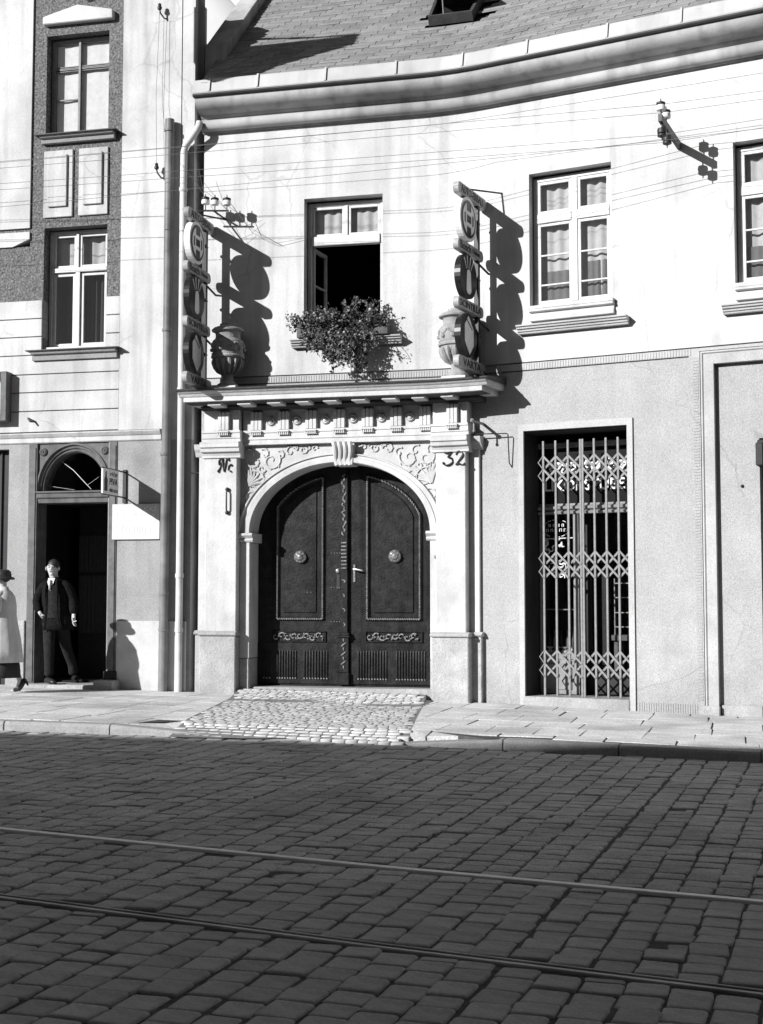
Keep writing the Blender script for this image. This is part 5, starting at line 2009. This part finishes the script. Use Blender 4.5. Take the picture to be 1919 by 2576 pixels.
def wire(pts, sag=0.02, r=.0030, label='thin overhead wire strung across the house fronts', group='wires across the facades', name='overhead_wire'):
    P = []
    for a, b in zip(pts, pts[1:]):
        a, b = Vector(a), Vector(b)
        for k in range(14):
            t = k / 14
            P.append(a.lerp(b, t) - UP * sag * 4 * t * (1 - t) * (b - a).length / 6)
    P.append(Vector(pts[-1]))
    o = MB().tube(P, r, 4).build(name, wire_m)
    return tag(o, label, 'wire', group)


WL = ('thin overhead wire tied to the outer upper insulator of the iron arm', 'thin overhead wire tied to the inner upper insulator of the iron arm',
      'thin overhead wire tied to the outer lower insulator of the iron arm', 'thin overhead wire tied to the inner lower insulator of the iron arm')
for (z0, k, zr) in ((7.55, 0, 7.23), (7.46, 1, 7.17), (7.28, 2, 7.06), (7.20, 3, 6.94)):
    wire([W(-9, .8, z0 + .06), PIN[k], W(12, .85, zr - .1)], .012, label=WL[k])
wire([W(-9, .8, 6.86), W(6.7, .80, 6.9), W(12, .8, 6.75)], .02, label='lowest of the long overhead wires, passing just under the iron arm')
wire([W(-9, .7, 7.62), W(3.7, .75, 7.60), W(13, .8, 7.44)], .01, label='uppermost of the long overhead wires, passing clear above the iron arm')
GW_ = 'service wires at the left bracket'
wire([INS[0], W(-.05, .2, 7.25), W(-.3, .2, 7.56)], .03, .0026, 'service wire rising from the leftmost insulator to the rain pipe', GW_)
wire([INS[1], W(.06, .25, 7.14), W(-.02, .2, 7.45)], .02, .0026, 'service wire rising from the middle insulator beside the rain pipe', GW_)
wire([INS[2], W(.75, .12, 6.52), W(1.05, .06, 6.37), W(1.45, .03, 6.42)], .05, .0026, 'longest service wire, sagging from the right insulator to the open window', GW_)
wire([INS[1], W(.45, .2, 6.80), W(.60, .12, 6.62), W(.86, .04, 6.71)], .06, .0026, 'service wire drooping from the middle insulator to the wall beside the sign shadow', GW_)
wire([INS[0], W(.30, .2, 6.72), W(.52, .1, 6.44), W(.73, .04, 6.53)], .06, .0026, 'service wire drooping lowest, from the leftmost insulator to the wall', GW_)
wire([INS[2], W(.70, .15, 6.60), W(1.15, .04, 6.34)], .02, .0026, 'straight service wire slanting from the right insulator to the wall', GW_)
wire([W(-.66, .15, 9.85), W(-.70, .15, 8.6), W(-.68, .15, 7.55)], .0, .0028, 'thin wire joining the upper and lower hooks on the pale pilaster', 'wires down the pilaster')
wire([W(-.60, .13, 9.75), W(-.61, .14, 8.5), W(-.56, .15, 8.05)], .0, .0028, 'thin wire from the upper hook to the top of the dark drain pipe', 'wires down the pilaster')


# added board, out of view on an arm, shaped to cast a wedge of shade on the slates
bb = thing('shadow_board', W(-1.1, .06, 10.4), 'added slanting wooden board on an arm, out of view above the pub, to shade the slates', 'sign')
u, nn = axes(-1.1)
bp = [(1.13, 9.64), (1.13, 10.45), (2.99, 11.45), (3.26, 11.21), (2.55, 10.21), (2.47, 9.87), (1.91, 9.44), (1.47, 9.41)]
n = len(bp)
pv = lambda o, z, d: W(-1.1) + nn * o + UP * z + u * d
MB().add([pv(o, z, -.02) for o, z in bp] + [pv(o, z, .02) for o, z in bp],
         [tuple(range(n))[::-1], tuple(range(n, 2 * n))] + [(i, (i + 1) % n, n + (i + 1) % n, n + i) for i in range(n)]).build('panel', brown_wood, bb)
MB().tube([pv(.055, 10.46, 0), pv(1.0, 10.66, 0), pv(2.2, 11.10, 0), pv(2.99, 11.47, 0)], .03, 8).build('arm', iron, bb)

# ------------------------------------------------------------------ a bank of bright cloud beyond the roofs
cloud_m = mat('sunlit_cloud', 0.9, rough=1.0, var=0.03, scale=0.02, spec=0.0)
mb = MB()
r_ = random.Random(3)
for k in range(46):
    x = -330 + 620 * k / 45 + r_.uniform(-15, 15)
    for j in range(4):
        R_ = r_.uniform(45, 85)
        mb.ball((x + r_.uniform(-25, 25), 520 + r_.uniform(-40, 60) + j * 30, 110 + j * 75 + r_.uniform(-25, 25)), R_, 18, (1.35, .30, 1.0))
cl = mb.build('cloud', cloud_m, None, smooth=True, fix=False)
cl['kind'] = 'structure'

# ------------------------------------------------------------------ people
def skin_mesh(name, joints, edges, m, parent, loc, sub=2, root=0, face=None):
    """one continuous body grown along a skeleton: joints are (x, y, z, rx, ry)"""
    me = bpy.data.meshes.new(name)
    me.from_pydata([j[:3] for j in joints], edges, [])
    o = bpy.data.objects.new(name, me)
    C.objects.link(o)
    md = o.modifiers.new('skin', 'SKIN')
    md.use_smooth_shade = True
    for i, j in enumerate(joints):
        d = me.skin_vertices[0].data[i]
        d.radius = (j[3], j[4] if len(j) > 4 else j[3])
        d.use_root = (i == root)
    sb = o.modifiers.new('sub', 'SUBSURF')
    sb.levels = sb.render_levels = sub
    dg = bpy.context.evaluated_depsgraph_get()
    out = bpy.data.meshes.new_from_object(o.evaluated_get(dg))
    bpy.data.objects.remove(o)
    bpy.data.meshes.remove(me)
    out.name = name
    out.materials.clear()
    out.materials.append(m)
    for p in out.polygons:
        p.use_smooth = True
    r = bpy.data.objects.new(name, out)
    C.objects.link(r)
    r.parent = parent
    r.location = loc
    return r


def chain(J, E, start, pts):
    """append a chain of joints to a skeleton from joint index start; returns the last index"""
    last = start
    for p in pts:
        J.append(p)
        E.append((last, len(J) - 1))
        last = len(J) - 1
    return last


def loft(name, rings, m, parent, n=28, fold=None, cap=True):
    """rings: (x, y, z, rx, ry, turn) in the person's own frame"""
    vs = []
    for k, (x, y, z, rx, ry, a0) in enumerate(rings):
        for i in range(n):
            a = 2 * PI * i / n
            f = 1 + (fold(k, a) if fold else 0)
            p, q = rx * f * math.cos(a), ry * f * math.sin(a)
            vs.append((x + p * math.cos(a0) - q * math.sin(a0), y + p * math.sin(a0) + q * math.cos(a0), z))
    m_ = len(rings)
    fs = [(i * n + k, i * n + (k + 1) % n, (i + 1) * n + (k + 1) % n, (i + 1) * n + k) for i in range(m_ - 1) for k in range(n)]
    if cap:
        fs += [tuple(range(n))[::-1], tuple(range((m_ - 1) * n, m_ * n))]
    return local(name, vs, fs, m, parent)


def local(name, vs, fs, m, parent, smooth=True):
    me = bpy.data.meshes.new(name)
    me.from_pydata([tuple(v) for v in vs], [], fs)
    me.materials.append(m)
    for p in me.polygons:
        p.use_smooth = smooth
    o = bpy.data.objects.new(name, me)
    C.objects.link(o)
    o.parent = parent
    return o


def hand(J, E, wrist, d, side, curl=0.5, r=.0085):
    """palm, four unequal fingers and a thumb; d = pointing direction, side = thumb side"""
    d, side = Vector(d).normalized(), Vector(side).normalized()
    up = d.cross(side)
    w = Vector(J[wrist][:3])
    J.append((*(w + d * .045), .026, .018))
    E.append((wrist, len(J) - 1))
    palm = len(J) - 1
    for k, (off, L) in enumerate(((.026, .070), (.009, .078), (-.009, .072), (-.026, .056))):
        b = w + d * .085 + side * off
        pts = [(*b, .0095, .0095)]
        dd = d.copy()
        for q in range(3):
            dd = (dd + up * (-curl * (.25 + .25 * q))).normalized()
            b = b + dd * (L / 3)
            pts.append((*b, r - .0008 * q, r - .0008 * q))
        chain(J, E, palm, pts)
    b = w + d * .03 + side * .034
    chain(J, E, palm, [(*b, .011, .011), (*(b + d * .03 + side * .014 - up * .008), .0095, .0095), (*(b + d * .055 + side * .012 - up * .02), .008, .008)])


def head_parts(parent, c, tilt, turn, m_hair, hair=True):
    """face features on a head centred at c: nose, brows, eyes, mouth, ears; facing -y turned by turn"""
    f = Vector((math.sin(turn), -math.cos(turn), 0))
    s = Vector((math.cos(turn), math.sin(turn), 0))
    c = Vector(c)
    mb = MB()
    mb.tube([c + f * .093 + UP * .022, c + f * .112 + UP * -.012, c + f * .096 + UP * -.026], [.010, .016, .012], 6)
    for k in (1, -1):
        mb.ball(c + s * .080 * k + UP * -.005, .026, 8, (.45, 1.0, 1.25))
    mb.ball(c + f * .08 + UP * -.085, .03, 8, (1.1, .9, .8))
    o = local('face', mb.v, mb.f, skin_m, parent)
    mb = MB()
    for k in (1, -1):
        mb.tube([c + f * .089 + s * .018 * k + UP * .030, c + f * .084 + s * .045 * k + UP * .034], .0065, 5)
        mb.ball(c + f * .086 + s * .032 * k + UP * .012, .011, 6, (1.2, .6, .7))
    mb.tube([c + f * .092 - s * .022 + UP * -.052, c + f * .096 + UP * -.051, c + f * .092 + s * .022 + UP * -.052], .0055, 5)
    local('eye', mb.v, mb.f, hair_m, parent)
    return f, s


# man leaning in the pub doorway
P0 = W(-2.17, .12, .232)
man = thing('person', P0, 'man in a dark three-piece suit leaning in the pub doorway, one hand in his pocket', 'person')
man.rotation_euler = (0, 0, -A1)
man.scale = (1.08, 1.08, 1.0)
J = [(.03, .02, .95, .12, .10), (.02, .03, 1.12, .115, .09), (.0, .03, 1.30, .13, .095), (-.005, .03, 1.41, .09, .075), (-.012, .02, 1.49, .050, .052),
     (-.025, .005, 1.555, .054, .060), (-.030, .0, 1.63, .072, .090), (-.028, .005, 1.70, .066, .080)]
E_ = [(i, i + 1) for i in range(7)]
sh_l = chain(J, E_, 3, [(-.14, .03, 1.40, .04, .04), (-.21, .03, 1.29, .036, .036), (-.262, .03, 1.17, .038, .038), (-.205, -.05, 1.07, .033, .033), (-.145, -.10, .985, .025, .025)])
hand(J, E_, sh_l, (.30, .55, -.8), (.6, -.5, .3), .3)
sh_r = chain(J, E_, 3, [(.145, .03, 1.40, .04, .04), (.205, .04, 1.29, .036, .036), (.240, .05, 1.165, .038, .038), (.275, .01, 1.05, .033, .033), (.295, -.03, .955, .025, .025)])
hand(J, E_, sh_r, (.12, -.15, -.95), (-.1, -.95, .1), .6)
lg = chain(J, E_, 0, [(-.065, .0, .86, .08, .08), (-.045, -.03, .50, .035, .035), (-.055, .0, .12, .026, .026)])
lr = chain(J, E_, 0, [(.08, .08, .86, .08, .08), (.05, .28, .50, .035, .035), (.082, .41, .12, .025, .025)])
skin_mesh('body', J, E_, skin_m, man, (0, 0, 0))
f_, s_ = head_parts(man, (-.03, -.002, 1.632), 0, .30, hair_m)
mb = MB()
mb.ball(Vector((-.027, .028, 1.674)), .082, 18, (.98, 1.05, 1.12))
local('hair', mb.v, mb.f, hair_m, man)
wob = lambda k, a: .035 * math.sin(3 * a + k * .9) + .02 * math.sin(7 * a + k)
loft('jacket', [(.04, .02, .76, .205, .155, 0), (.038, .02, .83, .20, .152, 0), (.03, .022, .92, .195, .148, 0), (.022, .028, 1.05, .185, .140, 0), (.012, .03, 1.18, .188, .138, 0),
                (.003, .03, 1.30, .188, .136, 0), (.0, .032, 1.38, .192, .126, 0), (-.003, .034, 1.435, .160, .102, 0), (-.008, .034, 1.475, .100, .080, 0), (-.012, .03, 1.505, .070, .068, 0)], suit_m, man, 36, wob)
for J in ([(-.06, .03, 1.415, .085, .08), (-.155, .03, 1.385, .092, .088), (-.214, .03, 1.28, .080, .076), (-.266, .03, 1.175, .074, .072), (-.212, -.05, 1.08, .064, .062), (-.160, -.092, 1.0, .056, .054)],
          [(.06, .03, 1.415, .085, .08), (.155, .03, 1.385, .092, .088), (.208, .04, 1.28, .078, .076), (.240, .05, 1.165, .072, .070), (.274, .01, 1.055, .064, .062), (.293, -.022, .965, .056, .054)]):
    skin_mesh('sleeve', J, [(0, 1), (1, 2), (2, 3), (3, 4), (4, 5)], suit_m, man, (0, 0, 0))
# open jacket front: waistcoat, shirt, tie, lapels
vs, fs = [], []
for (z, y, w) in ((.93, -.124, .075), (1.05, -.112, .078), (1.18, -.110, .078), (1.30, -.114, .070), (1.385, -.104, .04)):
    vs += [(.015 - w, y + .016, z), (.015 - w * .4, y - .010, z), (.015 + w * .4, y - .010, z), (.015 + w, y + .016, z)]
fs = [(r * 4 + i, r * 4 + i + 1, (r + 1) * 4 + i + 1, (r + 1) * 4 + i) for r in range(4) for i in range(3)]
local('waistcoat', vs, fs, trouser_m, man)
local('shirt', [(-.052, -.100, 1.43), (.036, -.098, 1.43), (.002, -.128, 1.31), (-.058, -.062, 1.492), (.036, -.060, 1.492), (-.010, -.098, 1.462)],
      [(0, 2, 5), (5, 2, 1), (3, 0, 5), (4, 5, 1), (3, 5, 4)], shirt_m, man, False)
mb = MB().tube([(-.010, -.106, 1.462), (-.006, -.122, 1.42), (.0, -.133, 1.33)], [.012, .015, .017], 6)
local('tie', mb.v, mb.f, letter_grey, man)
mb = MB()
for k, e in ((-1, -.070), (1, .085)):
    mb.tube([(e * .8 - .01, -.062, 1.485), (e * 1.0, -.108, 1.40), (e * 1.1 + .01, -.126, 1.26), (e + .02, -.124, 1.10), (e * 1.15 + .02, -.13, .93), (e * 1.5 + .03, -.13, .75)], [.012, .022, .018, .010, .008, .006], 6)
local('lapel', mb.v, mb.f, suit_m, man)
J = [(.02, .02, .93, .14, .11), (-.062, .0, .84, .098, .100), (-.052, -.03, .62, .080, .084), (-.046, -.035, .48, .072, .078), (-.055, -.01, .24, .062, .068), (-.055, -.008, .09, .060, .070)]
E_ = [(0, 1), (1, 2), (2, 3), (3, 4), (4, 5)]
chain(J, E_, 0, [(.09, .06, .84, .098, .100), (.055, .20, .62, .080, .084), (.05, .28, .48, .072, .078), (.08, .40, .24, .062, .068), (.085, .41, .09, .060, .070)])
skin_mesh('trousers', J, E_, trouser_m, man, (0, 0, 0))
for (x, y, a) in ((-.042, -.05, .95), (.13, .38, .9)):
    d = Vector((math.sin(a), -math.cos(a), 0))
    mb = MB()
    p = Vector((x, y, .0))
    mb.tube([p - d * .06 + UP * .045, p - d * .02 + UP * .058, p + d * .05 + UP * .048, p + d * .12 + UP * .034, p + d * .195 + UP * .026], [.034, .046, .044, .042, .022], 10)
    local('shoe', mb.v, mb.f, shoe_m, man)
hw = man.matrix_basis @ Vector((.325, -.10, .875))
cg = MB().tube([hw, hw + Vector((.05, -.02, .015))], .005, 6).build('cigarette', letter_white)
tag(cg, 'lit cigarette between the fingers of the man in the doorway', 'cigarette')

# woman walking out of the picture at the left
gx, gy = W(-2.275, 1.38).x, W(-2.275, 1.38).y
lady = thing('person', (gx, gy, gz(gx) + .10), 'woman in a long pale coat and dark hat walking away at the left edge', 'person')
lady.rotation_euler = (0, 0, rad(-13 - 90))        # faces along the street to the left
# own frame: -y forward, x to her left
J = [(0, 0, .86, .13, .115), (0, .01, 1.02, .115, .095), (0, .0, 1.20, .13, .10), (0, .015, 1.30, .10, .08), (0, .005, 1.365, .045, .05), (0, -.02, 1.42, .05, .056), (0, -.03, 1.49, .066, .082), (0, -.02, 1.555, .06, .072)]
E_ = [(i, i + 1) for i in range(7)]
a1 = chain(J, E_, 3, [(.15, .01, 1.29, .05, .05), (.19, .03, 1.08, .04, .04), (.17, -.09, .90, .032, .032), (.15, -.15, .86, .025, .025)])
hand(J, E_, a1, (-.1, -.9, -.3), (-.9, -.1, .3), .5)
a2 = chain(J, E_, 3, [(-.15, .01, 1.29, .05, .05), (-.19, .0, 1.08, .04, .04), (-.17, -.12, .92, .032, .032), (-.14, -.17, .9, .025, .025)])
hand(J, E_, a2, (.1, -.9, -.3), (.9, -.1, .3), .5)
chain(J, E_, 0, [(.075, .0, .78, .085, .085), (.07, -.10, .44, .055, .055), (.07, -.20, .09, .034, .034), (.07, -.30, .03, .03, .02)])
chain(J, E_, 0, [(-.075, .0, .78, .085, .085), (-.07, .08, .45, .056, .056), (-.07, .24, .155, .036, .036), (-.07, .20, .05, .032, .026)])
skin_mesh('body', J, E_, skin_m, lady, (0, 0, 0))
head_parts(lady, (0, -.028, 1.49), 0, 0, hair_m)
mb = MB().ball(Vector((0, .030, 1.525)), .076, 14, (.95, 1.0, .9))
local('hair', mb.v, mb.f, hair_m, lady)
mb = MB().lathe((0, -.005, 1.515), [(.15, -.022), (.155, -.008), (.145, .008), (.112, .016), (.110, .055), (.100, .088), (.072, .108), (.01, .116)], 24)
local('hat', mb.v, mb.f, hair_m, lady)
fold = lambda k, a: (.07 * math.sin(4 * a + .5) + .06 * math.sin(9 * a) + .03 * math.sin(15 * a + k * .3)) * max(0, 1 - k / 7) + .015 * math.sin(5 * a + 2 * k)
loft('coat', [(0, .02, .40, .235, .25, 0), (0, .02, .55, .225, .235, 0), (0, .02, .72, .21, .21, 0), (0, .015, .88, .195, .185, 0), (0, .015, 1.02, .178, .16, 0), (0, .015, 1.16, .178, .155, 0), (0, .02, 1.27, .165, .135, 0),
              (0, .02, 1.325, .12, .10, 0), (0, .01, 1.365, .07, .072, 0), (0, .0, 1.40, .062, .066, 0)], coat_m, lady, 32, fold)
for k in (1, -1):
    J = [(.13 * k, .015, 1.285, .07, .07), (.195 * k, .03 if k > 0 else .0, 1.09, .062, .062), (.18 * k, -.08 if k > 0 else -.11, .92, .055, .055), (.155 * k, -.14, .885, .05, .05)]
    skin_mesh('sleeve', J, [(0, 1), (1, 2), (2, 3)], coat_m, lady, (0, 0, 0))
loft('skirt', [(0, .03, .20, .20, .23, 0), (0, .03, .36, .195, .215, 0), (0, .02, .46, .19, .20, 0)], skirt_m, lady, 28, lambda k, a: .05 * math.sin(5 * a))
for (x, y, z, a) in ((.07, -.22, .0, 0), (-.07, .205, .02, 1)):
    mb = MB()
    if a:
        pts = [(x, y + .10, z + .16), (x, y + .055, z + .085), (x, y + .015, z + .03), (x, y - .055, z + .012)]
        mb.tube(pts, [.030, .036, .036, .024], 10)
        mb.tube([(x, y + .12, z + .13), (x, y + .145, z + .075)], [.018, .012], 8)
    else:
        mb.tube([(x, y + .05, z + .05), (x, y, z + .045), (x, y - .08, z + .03), (x, y - .15, z + .022)], [.030, .036, .036, .022], 10)
    local('shoe', mb.v, mb.f, shoe_m, lady)

# ------------------------------------------------------------------ the shady side of the street behind the viewer
OL, OH = [(-44.0, 3.63), (34.0, -7.44)], 9.0
L = math.hypot(OL[1][0] - OL[0][0], OL[1][1] - OL[0][1])
t_ = Vector((OL[1][0] - OL[0][0], OL[1][1] - OL[0][1], 0)) / L
b_ = Vector((t_.y, -t_.x, 0))             # away from the street
if b_.y > 0:
    b_ = -b_
d, k = 0.0, 0
while d < L - 1:
    w = min(13.2, L - d)
    o0 = Vector((OL[0][0], OL[0][1], 0)) + t_ * d
    ho = thing('row_house', o0 + t_ * w / 2, 'plain plastered house on the shady side of the street', 'house', 'houses on the shady side of the street')
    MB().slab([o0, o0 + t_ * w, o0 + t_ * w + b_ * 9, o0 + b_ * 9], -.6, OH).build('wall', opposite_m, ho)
    e = o0 - b_ * .001
    MB().add([o0 + UP * OH, o0 + t_ * w + UP * OH, o0 + t_ * w + b_ * 9 + UP * (OH + .8), o0 + b_ * 9 + UP * (OH + .8)], [(0, 1, 2, 3)]).build('roof', slate_m, ho)
    mb = MB()
    for r in range(2):
        for c in range(4):
            p = o0 + t_ * (w * (c + .5) / 4) - b_ * .005 + UP * (2.0 + r * 3.6)
            mb.frame_box(p, t_ * .55, b_ * .03, UP * .9)
    mb.build('window', frame_dark, ho)
    d += w
    k += 1
